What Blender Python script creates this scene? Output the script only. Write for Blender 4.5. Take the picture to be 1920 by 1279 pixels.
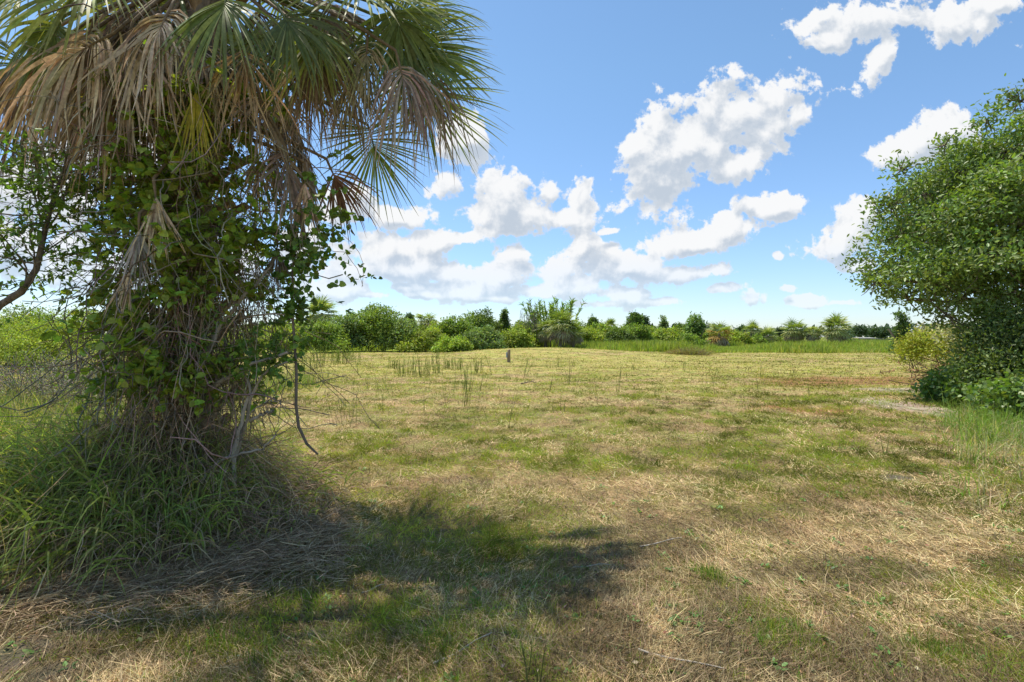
import bpy, math, random
import numpy as np
from mathutils import Vector

rng = np.random.default_rng(11)
random.seed(5)
for o in list(bpy.data.objects):
    bpy.data.objects.remove(o)
S = bpy.context.scene
COL = S.collection

# ------------------------------------------------------------------ camera
CAMZ = 1.6
FP = 960.0            # focal length in pixels of a 1920 px wide frame
HY = 632.0            # row of the horizon
cd = bpy.data.cameras.new('camera')
cd.sensor_width = 36.0
cd.lens = 18.0
cd.shift_y = -(639.5 - HY) / 1920.0
cd.clip_start = 0.05
cd.clip_end = 9000
cam = bpy.data.objects.new('camera', cd)
COL.objects.link(cam)
cam.location = (0, 0, CAMZ)
cam.rotation_euler = (math.radians(90), 0, 0)
S.camera = cam

# ------------------------------------------------------------------ light
SUN = Vector((-0.30, 0.23, 1.0)).normalized()          # direction towards the sun
elev = math.asin(SUN.z)
sl = bpy.data.lights.new('sun', 'SUN')
sl.energy = 4.7
sl.angle = math.radians(0.55)
sl.color = (1.0, 0.94, 0.82)
so = bpy.data.objects.new('sun', sl)
COL.objects.link(so)
so.rotation_euler = SUN.to_track_quat('Z', 'Y').to_euler()
so.location = (-10, 10, 30)

S.view_settings.view_transform = 'Standard'
S.view_settings.look = 'None'
S.view_settings.gamma = 1
S.view_settings.exposure = 0.40

world = bpy.data.worlds.new("World")
S.world = world
world.use_nodes = True
wt = world.node_tree
wt.nodes.clear()
WN, WL = wt.nodes, wt.links


def wn(t, **k):
    n = WN.new(t)
    for a, b in k.items():
        setattr(n, a, b)
    return n


def wmath(op, a, b=None, c=None, clamp=False):
    n = WN.new('ShaderNodeMath')
    n.operation = op
    n.use_clamp = clamp
    for i, v in enumerate((a, b, c)):
        if v is None:
            continue
        if isinstance(v, (int, float)):
            n.inputs[i].default_value = v
        else:
            WL.new(v, n.inputs[i])
    return n.outputs[0]


def wvec(op, a, b=None, out=0):
    n = WN.new('ShaderNodeVectorMath')
    n.operation = op
    for i, v in enumerate((a, b)):
        if v is None:
            continue
        if isinstance(v, tuple):
            n.inputs[i].default_value = v
        elif isinstance(v, (int, float)):
            n.inputs['Scale'].default_value = v
        else:
            WL.new(v, n.inputs[i])
    return n.outputs[out]


def wmap(v, a, b, c, d, smooth=False):
    n = WN.new('ShaderNodeMapRange')
    n.interpolation_type = 'SMOOTHSTEP' if smooth else 'LINEAR'
    WL.new(v, n.inputs[0])
    for i, x in enumerate((a, b, c, d)):
        n.inputs[1 + i].default_value = x
    return n.outputs[0]


sky = wn('ShaderNodeTexSky', sky_type='NISHITA')
sky.sun_disc = False
sky.sun_elevation = elev
sky.sun_rotation = math.atan2(SUN.x, SUN.y)
sky.altitude = 0
sky.air_density = 1.0
sky.dust_density = 0.3
sky.ozone_density = 2.0
SKYK = 0.143

tc = wn('ShaderNodeTexCoord')
sep = wn('ShaderNodeSeparateXYZ')
WL.new(tc.outputs['Generated'], sep.inputs[0])
dx, dy, dz = sep.outputs
ay = wmath('MAXIMUM', wmath('ABSOLUTE', dy), 0.12)
cu = wmath('DIVIDE', dx, ay)
cv = wmath('DIVIDE', dz, ay)
comb = wn('ShaderNodeCombineXYZ')
WL.new(cu, comb.inputs[0])
WL.new(cv, comb.inputs[1])
PV = comb.outputs[0]

# cumulus lobes: (x, y, half width, half height, turn) measured on the sky around the north horizon
CL = [
    # large cloud
    (1380, 215, 150, 62, 18), (1440, 250, 80, 60, 20), (1290, 270, 130, 75, 25), (1240, 345, 95, 70, 8),
    (1190, 270, 40, 22, 30), (1440, 185, 40, 34, 0), (1500, 215, 30, 26, 0), (1370, 310, 70, 30, 20),
    # under it
    (1290, 450, 78, 26, 6), (1370, 425, 70, 30, 14), (1440, 392, 70, 22, 8), (1410, 385, 36, 22, 0),
    # middle cloud
    (950, 385, 62, 62, 0), (1000, 400, 90, 46, 0), (905, 400, 52, 26, 8), (990, 412, 115, 38, 0), (1035, 362, 34, 36, 0), (1092, 370, 32, 42, -8),
    (1060, 405, 50, 28, 0), (960, 432, 62, 16, 0),
    # behind the palm
    (870, 260, 52, 52, 10), (830, 350, 52, 30, 0), (750, 408, 66, 24, 0), (660, 390, 60, 34, 0),
    # low banks
    (800, 455, 70, 24, 0), (860, 448, 50, 14, 10), (740, 500, 120, 34, 0), (840, 510, 60, 26, 0),
    (975, 478, 50, 30, 0), (1095, 470, 24, 38, -10), (1060, 500, 80, 36, 0), (940, 520, 80, 30, 0), (1080, 530, 60, 26, 0),
    (1170, 505, 60, 24, 6), (1130, 500, 60, 34, 0), (650, 500, 60, 40, 0), (700, 552, 60, 10, 0), (800, 552, 60, 11, 0), (760, 540, 60, 12, 0),
    (930, 560, 60, 8, 0), (1180, 556, 60, 22, 0), (1230, 566, 60, 10, 0), (1140, 570, 50, 9, 0),
    (690, 470, 90, 40, 0), (870, 545, 90, 20, 0), (1000, 545, 80, 16, 0), (640, 545, 90, 24, 0), (760, 470, 60, 26, 0), (985, 505, 50, 24, 0),
    # small ones to the right
    (1290, 515, 62, 18, 5), (1345, 540, 44, 12, 8), (1350, 508, 26, 14, 0),
    (1410, 562, 30, 16, 10), (1475, 540, 17, 8, 0), (1515, 563, 38, 11, 0), (1590, 568, 40, 7, 0), (1140, 434, 20, 6, 8),
    # beside the oak
    (1555, 462, 75, 26, 6), (1620, 400, 60, 40, 18), (1595, 430, 60, 30, 20), (1605, 500, 40, 16, 10),
    (1720, 265, 80, 42, 20), (1790, 245, 60, 40, 0), (1460, 480, 14, 10, 0),
    # top right
    (1640, 38, 140, 42, 6), (1760, 40, 130, 34, -8), (1660, 95, 24, 72, -32), (1540, 30, 40, 16, 20), (1560, 75, 50, 26, 10), (1860, 5, 50, 20, 0),
    # left of the palm
    (60, 360, 110, 80, 0), (40, 470, 130, 60, 0), (170, 520, 120, 40, 0), (250, 300, 120, 60, 0), (420, 480, 120, 60, 0), (560, 470, 60, 40, 0),
]


def lobes(vec):
    acc = None
    for (x, y, a, b, r) in CL:
        m = WN.new('ShaderNodeMapping')
        m.vector_type = 'TEXTURE'
        m.inputs['Location'].default_value = ((x - 960) / FP, (HY - y) / FP, 0)
        m.inputs['Rotation'].default_value = (0, 0, math.radians(r))
        m.inputs['Scale'].default_value = (a * 1.03 / FP, b * 1.05 / FP, 1)
        if acc is None:
            WL.new(vec, m.inputs['Vector'])
        else:                                   # keeps the node order sequential
            q = WN.new('ShaderNodeVectorMath')
            q.operation = 'MULTIPLY_ADD'
            WL.new(acc, q.inputs[0])
            q.inputs[1].default_value = (1e-7, 1e-7, 1e-7)
            WL.new(vec, q.inputs[2])
            WL.new(q.outputs[0], m.inputs['Vector'])
        d = wvec('LENGTH', m.outputs[0], out=1)
        acc = d if acc is None else wmath('SMOOTH_MIN', acc, d, 0.14)
    return wmath('SUBTRACT', 1.0, acc)


def cloud_noise(vec):
    n = WN.new('ShaderNodeTexNoise')
    n.noise_dimensions = '2D'
    n.inputs['Scale'].default_value = 9.0
    n.inputs['Detail'].default_value = 9.0
    n.inputs['Roughness'].default_value = 0.56
    n.inputs['Distortion'].default_value = 0.15
    WL.new(vec, n.inputs['Vector'])
    return n.outputs[0]


# puffier structure with less spread close to the horizon
base = lobes(PV)
sc = PV
off = (-0.010, 0.030, 0)
n0 = cloud_noise(sc)
n1 = cloud_noise(wvec('ADD', sc, off))
na = wmath('MULTIPLY', wmath('SUBTRACT', n0, 0.5), 2.35)
fin = WN.new('ShaderNodeTexNoise')
fin.noise_dimensions = '2D'
fin.inputs['Scale'].default_value = 38.0
fin.inputs['Detail'].default_value = 5.0
fin.inputs['Roughness'].default_value = 0.6
WL.new(sc, fin.inputs['Vector'])
puff = wmath('MULTIPLY', wmath('SUBTRACT', fin.outputs[0], 0.46), 1.4)
D0 = wmath('ADD', wmath('ADD', base, na), puff)
cover = wmap(D0, -0.02, 0.30, 0, 1, True)
# shading: lobe field a little above, compared with here
b1 = lobes(wvec('ADD', PV, (-0.008, 0.026, 0)))
grad = wmath('ADD', wmath('MULTIPLY', wmath('SUBTRACT', base, b1), 0.9),
             wmath('MULTIPLY', wmath('SUBTRACT', n0, n1), 3.6))
lit = wmath('ADD', wmap(grad, -0.42, 0.55, 0.0, 1.0, True), wmap(D0, -0.1, 0.6, 0.40, 0.0), None, True)
ccol = WN.new('ShaderNodeMixRGB')
WL.new(lit, ccol.inputs[0])
ccol.inputs[1].default_value = (0.53, 0.60, 0.69, 1)
ccol.inputs[2].default_value = (0.92, 0.925, 0.93, 1)
cl_e = WN.new('ShaderNodeMixRGB')
cl_e.blend_type = 'MULTIPLY'
cl_e.inputs[0].default_value = 1
WL.new(ccol.outputs[0], cl_e.inputs[1])
CE = 0.79 / SKYK
cl_e.inputs[2].default_value = (CE, CE, CE, 1)
fade = wmath('MULTIPLY', cover, wmap(dz, 0.0, 0.16, 0.45, 0.98))
mix = WN.new('ShaderNodeMixRGB')
WL.new(fade, mix.inputs[0])
tn = WN.new('ShaderNodeMixRGB')
WL.new(wmap(dz, 0.0, 0.45, 0, 1), tn.inputs[0])
tn.inputs[1].default_value = (0.72, 0.80, 0.98, 1)
tn.inputs[2].default_value = (0.84, 0.98, 1.00, 1)
skc = WN.new('ShaderNodeMixRGB')
skc.blend_type = 'MULTIPLY'
skc.inputs[0].default_value = 1
WL.new(sky.outputs[0], skc.inputs[1])
WL.new(tn.outputs[0], skc.inputs[2])
WL.new(skc.outputs[0], mix.inputs[1])
WL.new(cl_e.outputs[0], mix.inputs[2])
bg = wn('ShaderNodeBackground')
bg.inputs['Strength'].default_value = SKYK
WL.new(mix.outputs[0], bg.inputs[0])
wo = wn('ShaderNodeOutputWorld')
WL.new(bg.outputs[0], wo.inputs[0])
world.cycles.sampling_method = 'MANUAL'
world.cycles.sample_map_resolution = 256

# ------------------------------------------------------------------ helpers


def at(px, py, Y):
    return np.array([(px - 960) / FP * Y, Y, CAMZ + (HY - py) / FP * Y])


def ground_at(px, py):
    Y = FP * CAMZ / (py - HY)
    return (px - 960) / FP * Y, Y


def norm(v):
    return v / np.maximum(np.linalg.norm(v, axis=-1, keepdims=True), 1e-9)


def rdir(n):
    return norm(rng.normal(size=(n, 3)))


_L = rng.random((256, 256))


def vnoise(x, y):
    xi = np.floor(x).astype(int)
    yi = np.floor(y).astype(int)
    fx = x - xi
    fy = y - yi
    fx = fx * fx * (3 - 2 * fx)
    fy = fy * fy * (3 - 2 * fy)
    a = _L[xi & 255, yi & 255]
    b = _L[(xi + 1) & 255, yi & 255]
    c = _L[xi & 255, (yi + 1) & 255]
    d = _L[(xi + 1) & 255, (yi + 1) & 255]
    return (a * (1 - fx) + b * fx) * (1 - fy) + (c * (1 - fx) + d * fx) * fy


def fbm(x, y, o=4):
    s = 0
    a = 0.5
    t = 0
    for i in range(o):
        s = s + a * vnoise(x * 2 ** i + 17.3 * i, y * 2 ** i + 9.1 * i)
        t += a
        a *= 0.5
    return s / t


def sstep(v, a, b):
    t = np.clip((v - a) / (b - a), 0, 1)
    return t * t * (3 - 2 * t)


def height(x, y):
    x = np.asarray(x, float)
    y = np.asarray(y, float)
    h = 0.62 * np.exp(-((x - 3.5) / 8.5) ** 2 - ((y - 46) / 7.5) ** 2)
    h += 0.16 * np.exp(-((x + 6) / 9) ** 2 - ((y - 38) / 8) ** 2)
    h += (fbm(x * 0.35, y * 0.35, 3) - 0.5) * 0.14 * np.clip(y / 12, 0.15, 1)
    h += (fbm(x * 3.1, y * 3.1, 3) - 0.5) * 0.05
    return h


def mesh_obj(name, V, F, mat, parent=None, C=None, smooth=True):
    V = np.asarray(V, np.float32).reshape(-1, 3)
    F = np.asarray(F, np.int32)
    k = F.shape[1]
    me = bpy.data.meshes.new(name)
    me.vertices.add(len(V))
    me.vertices.foreach_set('co', V.ravel())
    me.loops.add(F.size)
    me.loops.foreach_set('vertex_index', F.ravel())
    me.polygons.add(len(F))
    me.polygons.foreach_set('loop_start', np.arange(0, F.size, k, dtype=np.int32))
    me.polygons.foreach_set('loop_total', np.full(len(F), k, np.int32))
    if C is not None:
        C = np.asarray(C, np.float32)
        ca = me.color_attributes.new('Col', 'FLOAT_COLOR', 'POINT')
        c4 = np.ones((len(V), 4), np.float32)
        c4[:, :3] = C
        ca.data.foreach_set('color', c4.ravel())
    me.update(calc_edges=True)
    if not smooth:
        me.shade_flat()
    me.materials.append(mat)
    ob = bpy.data.objects.new(name, me)
    COL.objects.link(ob)
    if parent is not None:
        ob.parent = parent
        ob.location = -Vector(parent.location)
    return ob


def join(parts):
    Vs, Fs, Cs = [], [], []
    n = 0
    for V, F, C in parts:
        V = np.asarray(V).reshape(-1, 3)
        Vs.append(V)
        Fs.append(np.asarray(F) + n)
        Cs.append(C)
        n += len(V)
    return np.concatenate(Vs), np.concatenate(Fs), np.concatenate(Cs)


def tag(o, label=None, cat=None, group=None, kind=None):
    if label:
        o['label'] = label
    if cat:
        o['category'] = cat
    if group:
        o['group'] = group
    if kind:
        o['kind'] = kind
    return o


def thing(name, label, cat, loc, group=None):
    o = bpy.data.objects.new(name, None)
    COL.objects.link(o)
    o.empty_display_size = 0.2
    o.location = [float(a) for a in loc]
    return tag(o, label, cat, group)


def jitter(c, n, v=0.22, h=0.10):
    """n colours near c: brightness and hue vary"""
    c = np.asarray(c, float)
    if c.ndim == 1:
        c = np.tile(c, (n, 1))
    b = 1 + v * rng.normal(size=(n, 1))
    k = 1 + h * rng.normal(size=(n, 3))
    return np.clip(c * np.clip(b, 0.35, 1.9) * np.clip(k, 0.6, 1.5), 0.004, 0.9)


def sweep(P0, D0, N0, L, W, nseg=4, droop=0.3, p=1.3, prof='blade', curl=0.0, twist=0.0, C=None, wig=0.0, vdark=None):
    """n ribbons grown from P0 along D0, bending to the ground"""
    n = len(P0)
    L = np.broadcast_to(np.asarray(L, float), (n,))[:, None]
    W = np.broadcast_to(np.asarray(W, float), (n,))[:, None]
    droop = np.broadcast_to(np.asarray(droop, float), (n,))[:, None]
    curl = np.broadcast_to(np.asarray(curl, float), (n,))[:, None]
    twist = np.broadcast_to(np.asarray(twist, float), (n,))[:, None]
    G = np.array([0, 0, -1.0])
    P = P0.copy()
    lat = norm(np.cross(D0, N0))
    out = np.zeros((n, nseg + 1, 2, 3))
    wv = rng.normal(size=(n, 3)) * wig
    for j in range(nseg + 1):
        t = j / nseg
        if wig:
            wv = wv * 0.6 + rng.normal(size=(n, 3)) * wig
        d = norm(D0 + G * droop * t ** p + lat * curl * t + wv * t)
        s = norm(np.cross(d, N0) + 1e-6)
        nn = np.cross(s, d)
        a = twist * t
        s = s * np.cos(a) + nn * np.sin(a)
        if prof == 'blade':
            w = 0.55 + 0.45 * min(1, t * 4) if t < 0.4 else max(0.06, 1 - (t - 0.4) / 0.6)
        elif prof == 'seg':
            w = 0.30 + 0.70 * min(1, t / 0.35) if t < 0.35 else max(0.05, (1 - (t - 0.35) / 0.65) ** 0.8)
        elif prof == 'straw':
            w = 1.0 if t < 0.99 else 0.6
        else:
            w = 1 - 0.7 * t
        out[:, j, 0] = P - s * W * w * 0.5
        out[:, j, 1] = P + s * W * w * 0.5
        P = P + d * L / nseg
    V = out.reshape(-1, 3)
    b = (np.arange(n) * (nseg + 1) * 2)[:, None, None]
    j = (np.arange(nseg) * 2)[None, :, None]
    F = (b + j + np.array([0, 1, 3, 2])[None, None, :]).reshape(-1, 4)
    CC = np.repeat(C, (nseg + 1) * 2, axis=0) if C is not None else None
    return V, F, CC


def tubes(PTS, R, C=None, sides=5):
    """PTS (n,k,3), R (n,k)"""
    n, k, _ = PTS.shape
    R = np.broadcast_to(R, (n, k))
    T = np.empty_like(PTS)
    T[:, 1:-1] = PTS[:, 2:] - PTS[:, :-2]
    T[:, 0] = PTS[:, 1] - PTS[:, 0]
    T[:, -1] = PTS[:, -1] - PTS[:, -2]
    T = norm(T)
    ref = np.array([0.31, 0.87, 0.22])
    A = norm(np.cross(T, ref))
    B = np.cross(T, A)
    th = np.arange(sides) / sides * 2 * np.pi
    V = PTS[:, :, None, :] + R[:, :, None, None] * (np.cos(th)[None, None, :, None] * A[:, :, None, :] + np.sin(th)[None, None, :, None] * B[:, :, None, :])
    V = V.reshape(-1, 3)
    b = (np.arange(n) * k * sides)[:, None, None]
    j = (np.arange(k - 1) * sides)[None, :, None]
    s = np.arange(sides)
    q = np.stack([s, (s + 1) % sides, (s + 1) % sides + sides, s + sides], 1)
    F = (b[..., None] + j[..., None] + q[None, None]).reshape(-1, 4)
    CC = np.repeat(C, k * sides, axis=0) if C is not None else None
    return V, F, CC


def inst(TV, TF, P, X, Y, Z, s, C=None):
    n = len(P)
    s = np.broadcast_to(np.asarray(s, float), (n,))[:, None, None]
    V = P[:, None] + s * (TV[None, :, 0:1] * X[:, None] + TV[None, :, 1:2] * Y[:, None] + TV[None, :, 2:3] * Z[:, None])
    F = (np.arange(n)[:, None, None] * len(TV) + TF[None]).reshape(-1, TF.shape[1])
    CC = np.repeat(C, len(TV), axis=0) if C is not None else None
    return V.reshape(-1, 3), F, CC


def frames(Y, N):
    Y = norm(Y)
    X = norm(np.cross(Y, N) + 1e-7)
    return X, Y, np.cross(X, Y)


# leaf templates (y = along the leaf)
LEAF_Q = (np.array([[0, 0, 0], [0.28, 0.5, 0.07], [0, 1, -0.03], [-0.28, 0.5, 0.07]]), np.array([[0, 1, 2, 3]]))
LEAF_E = (np.array([[0, 0, 0], [0.2, 0.3, 0.05], [0.17, 0.7, 0.04], [0, 1, -0.05], [-0.17, 0.7, 0.04], [-0.2, 0.3, 0.05], ]),
          np.array([[0, 1, 2, 3], [0, 3, 4, 5]]))
LEAF_R = (np.array([[0, 0.06, 0], [0.34, -0.02, 0.05], [0.47, 0.34, 0.08], [0.3, 0.74, 0.04], [0, 1, -0.06], [-0.3, 0.74, 0.04], [-0.47, 0.34, 0.08], [-0.34, -0.02, 0.05]]),
          np.array([[0, 1, 2, 3], [0, 3, 4, 4], [0, 5, 6, 7], [0, 4, 4, 5]]))
LEAF_R = (LEAF_R[0], np.array([[0, 1, 2, 3], [0, 3, 4, 5], [0, 5, 6, 7]]))


def rand_curve(P0, D0, L, k, droop=0.2, wig=0.25):
    n = len(P0)
    L = np.broadcast_to(np.asarray(L, float), (n,))[:, None]
    out = np.zeros((n, k, 3))
    P = P0.copy()
    D = norm(D0)
    for j in range(k):
        out[:, j] = P
        D = norm(D + rng.normal(size=(n, 3)) * wig + np.array([0, 0, -droop]) / k)
        P = P + D * L / (k - 1)
    return out


def on_curve(pts, t):
    """pts (n,k,3), t (n,m) -> (n,m,3) and tangents"""
    n, k, _ = pts.shape
    f = np.clip(t, 0, 0.999) * (k - 1)
    i = f.astype(int)
    r = (f - i)[..., None]
    idx = np.arange(n)[:, None]
    a = pts[idx, i]
    b = pts[idx, i + 1]
    return a * (1 - r) + b * r, norm(b - a)


def twig_leaves(pts, m, size, tmpl, C, up=0.5, spread=0.9):
    n = len(pts)
    t = rng.uniform(0.15, 1.0, (n, m))
    P, T = on_curve(pts, t)
    P = P.reshape(-1, 3)
    T = T.reshape(-1, 3)
    D = norm(T * 0.6 + rdir(len(P)) * spread)
    N = norm(rdir(len(P)) + np.array([0, 0, up]) * 2)
    X, Y, Z = frames(D, N)
    return inst(tmpl[0], tmpl[1], P, X, Y, Z, size * rng.uniform(0.6, 1.25, len(P)), jitter(C, len(P)) if np.ndim(C) == 1 else C)


# ------------------------------------------------------------------ materials
def mat_new(name):
    m = bpy.data.materials.new(name)
    m.use_nodes = True
    nt = m.node_tree
    nt.nodes.clear()
    return m, nt


def leaf_mat(name, trans=0.35, rough=0.5, spec=0.35, tint=(1.15, 1.25, 0.5), nscale=60.0):
    m, nt = mat_new(name)
    N, L = nt.nodes, nt.links
    a = N.new('ShaderNodeVertexColor')
    a.layer_name = 'Col'
    no = N.new('ShaderNodeTexNoise')
    no.inputs['Scale'].default_value = nscale
    no.inputs['Detail'].default_value = 2
    geo = N.new('ShaderNodeTexCoord')
    L.new(geo.outputs['Object'], no.inputs['Vector'])
    mr = N.new('ShaderNodeMapRange')
    mr.inputs[1].default_value = 0.3
    mr.inputs[2].default_value = 0.7
    mr.inputs[3].default_value = 0.75
    mr.inputs[4].default_value = 1.25
    L.new(no.outputs[0], mr.inputs[0])
    mu = N.new('ShaderNodeVectorMath')
    mu.operation = 'SCALE'
    L.new(a.outputs[0], mu.inputs[0])
    L.new(mr.outputs[0], mu.inputs['Scale'])
    b = N.new('ShaderNodeBsdfPrincipled')
    b.inputs['Roughness'].default_value = rough
    b.inputs['Specular IOR Level'].default_value = spec
    L.new(mu.outputs[0], b.inputs['Base Color'])
    o = N.new('ShaderNodeOutputMaterial')
    if trans > 0:
        tr = N.new('ShaderNodeBsdfTranslucent')
        tm = N.new('ShaderNodeVectorMath')
        tm.operation = 'MULTIPLY'
        tm.inputs[1].default_value = tint
        L.new(mu.outputs[0], tm.inputs[0])
        L.new(tm.outputs[0], tr.inputs[0])
        mx = N.new('ShaderNodeMixShader')
        mx.inputs[0].default_value = trans
        L.new(b.outputs[0], mx.inputs[1])
        L.new(tr.outputs[0], mx.inputs[2])
        L.new(mx.outputs[0], o.inputs[0])
    else:
        L.new(b.outputs[0], o.inputs[0])
    return m


M_LEAF = leaf_mat('leaf', 0.38, 0.48, 0.3, (1.5, 1.6, 0.45))
M_OAK = leaf_mat('oak_leaf', 0.32, 0.45, 0.45, (1.5, 1.6, 0.45))
M_FAR = leaf_mat('far_leaf', 0.30, 0.6, 0.2, (1.4, 1.5, 0.45), 1.5)
M_GRASS = leaf_mat('grass_blade', 0.40, 0.55, 0.25, (1.35, 1.4, 0.5), 40)
M_STRAW = leaf_mat('dry_straw', 0.25, 0.7, 0.15, (1.1, 1.0, 0.8), 40)
M_PALM = leaf_mat('palm_leaf', 0.30, 0.5, 0.28, (1.4, 1.5, 0.4), 30)
M_DEADPALM = leaf_mat('dry_palm_leaf', 0.15, 0.7, 0.2, (1.1, 1.0, 0.8), 30)


def bark_mat(name, c1, c2, scale=14, bump=0.5, stretch=(1, 1, 0.25)):
    m, nt = mat_new(name)
    N, L = nt.nodes, nt.links
    tcn = N.new('ShaderNodeTexCoord')
    mp = N.new('ShaderNodeMapping')
    mp.inputs['Scale'].default_value = stretch
    L.new(tcn.outputs['Object'], mp.inputs[0])
    no = N.new('ShaderNodeTexNoise')
    no.inputs['Scale'].default_value = scale
    no.inputs['Detail'].default_value = 7
    no.inputs['Roughness'].default_value = 0.7
    L.new(mp.outputs[0], no.inputs[0])
    cr = N.new('ShaderNodeValToRGB')
    cr.color_ramp.elements[0].position = 0.33
    cr.color_ramp.elements[1].position = 0.68
    cr.color_ramp.elements[0].color = (*c1, 1)
    cr.color_ramp.elements[1].color = (*c2, 1)
    L.new(no.outputs[0], cr.inputs[0])
    b = N.new('ShaderNodeBsdfPrincipled')
    b.inputs['Roughness'].default_value = 0.85
    b.inputs['Specular IOR Level'].default_value = 0.2
    L.new(cr.outputs[0], b.inputs['Base Color'])
    bu = N.new('ShaderNodeBump')
    bu.inputs['Strength'].default_value = bump
    bu.inputs['Distance'].default_value = 0.02
    L.new(no.outputs[0], bu.inputs['Height'])
    L.new(bu.outputs[0], b.inputs['Normal'])
    o = N.new('ShaderNodeOutputMaterial')
    L.new(b.outputs[0], o.inputs[0])
    return m


M_BARK = bark_mat('bark', (0.12, 0.095, 0.07), (0.34, 0.28, 0.21))
M_BOOT = bark_mat('boot', (0.20, 0.13, 0.07), (0.46, 0.33, 0.20), 22)
M_BOOTG = bark_mat('boot_grey', (0.24, 0.205, 0.16), (0.55, 0.48, 0.385), 22)
M_TWIG = bark_mat('twig', (0.09, 0.07, 0.05), (0.25, 0.20, 0.15), 30)
M_FARTRUNK = bark_mat('far_trunk', (0.10, 0.085, 0.07), (0.28, 0.24, 0.19), 3)
M_POST = bark_mat('post_wood', (0.17, 0.115, 0.07), (0.38, 0.28, 0.18), 9)
M_SHED = bark_mat('shed_wall', (0.09, 0.09, 0.09), (0.17, 0.165, 0.16), 0.6, 0.0)
M_ROOF = bark_mat('shed_roof', (0.26, 0.26, 0.245), (0.36, 0.35, 0.33), 0.5, 0.0)
M_TIN = bark_mat('post_plate', (0.30, 0.34, 0.38), (0.42, 0.46, 0.50), 8, 0.0)

# ground material
M_GROUND, nt = mat_new('ground_mat')
N, L = nt.nodes, nt.links
a = N.new('ShaderNodeVertexColor')
a.layer_name = 'Col'
tcg = N.new('ShaderNodeTexCoord')


def gno(scale, detail, rough=0.6, dist=0.0, st=(1, 1, 1), rot=0):
    mp = N.new('ShaderNodeMapping')
    mp.inputs['Scale'].default_value = st
    mp.inputs['Rotation'].default_value = (0, 0, rot)
    L.new(tcg.outputs['Object'], mp.inputs[0])
    n = N.new('ShaderNodeTexNoise')
    n.inputs['Scale'].default_value = scale
    n.inputs['Detail'].default_value = detail
    n.inputs['Roughness'].default_value = rough
    n.inputs['Distortion'].default_value = dist
    L.new(mp.outputs[0], n.inputs[0])
    return n.outputs[0]


def gm(op, x, y):
    n = N.new('ShaderNodeMath')
    n.operation = op
    for i, v in enumerate((x, y)):
        if isinstance(v, (int, float)):
            n.inputs[i].default_value = v
        else:
            L.new(v, n.inputs[i])
    return n.outputs[0]


f1 = gno(34, 8, 0.75, 0.4, (1, 3.0, 1), 0.6)
f2 = gno(30, 8, 0.75, 0.4, (3.0, 1, 1), 0.2)
f3 = gno(2.2, 7, 0.7)
f4 = gno(0.5, 6, 0.65, 0, (1, 2.2, 1))
fs = gm('ADD', gm('MULTIPLY', f1, 0.8), gm('MULTIPLY', f2, 0.8))
fs = gm('ADD', fs, gm('ADD', gm('MULTIPLY', f3, 1.2), gm('MULTIPLY', f4, 0.8)))
mr = N.new('ShaderNodeMapRange')
L.new(fs, mr.inputs[0])
mr.inputs[1].default_value = 1.35
mr.inputs[2].default_value = 2.25
mr.inputs[3].default_value = 0.28
mr.inputs[4].default_value = 1.55
sc_ = N.new('ShaderNodeVectorMath')
sc_.operation = 'SCALE'
L.new(a.outputs[0], sc_.inputs[0])
L.new(mr.outputs[0], sc_.inputs['Scale'])
# green / straw hue drift
hm = N.new('ShaderNodeMapRange')
L.new(gno(1.3, 6, 0.7), hm.inputs[0])
hm.inputs[1].default_value = 0.42
hm.inputs[2].default_value = 0.60
hm.inputs[3].default_value = 0.0
hm.inputs[4].default_value = 1.0
tint = N.new('ShaderNodeMixRGB')
L.new(hm.outputs[0], tint.inputs[0])
tint.inputs[1].default_value = (1.12, 0.98, 1.05, 1)
tint.inputs[2].default_value = (0.88, 1.04, 0.80, 1)
tm = N.new('ShaderNodeVectorMath')
tm.operation = 'MULTIPLY'
L.new(sc_.outputs[0], tm.inputs[0])
L.new(tint.outputs[0], tm.inputs[1])
b = N.new('ShaderNodeBsdfPrincipled')
b.inputs['Roughness'].default_value = 0.95
b.inputs['Specular IOR Level'].default_value = 0.05
L.new(tm.outputs[0], b.inputs['Base Color'])
bu = N.new('ShaderNodeBump')
bu.inputs['Strength'].default_value = 0.9
bu.inputs['Distance'].default_value = 0.03
L.new(fs, bu.inputs['Height'])
L.new(bu.outputs[0], b.inputs['Normal'])
o = N.new('ShaderNodeOutputMaterial')
L.new(b.outputs[0], o.inputs[0])

# ------------------------------------------------------------------ ground
C_STRAW = np.array([0.38, 0.29, 0.14])
C_GREEN = np.array([0.20, 0.20, 0.045])
C_YEL = np.array([0.37, 0.325, 0.11])
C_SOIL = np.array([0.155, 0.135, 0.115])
C_RED = np.array([0.30, 0.17, 0.075])
C_SAND = np.array([0.42, 0.35, 0.265])
C_LUSH = np.array([0.26, 0.30, 0.06])


def blob(x, y, px, py, rx, ry):
    cx, cy = ground_at(px, py)
    sx = rx / FP * cy
    sy = cy * cy / (FP * CAMZ) * ry
    return np.exp(-((x - cx) / sx) ** 2 - ((y - cy) / sy) ** 2)


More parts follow.
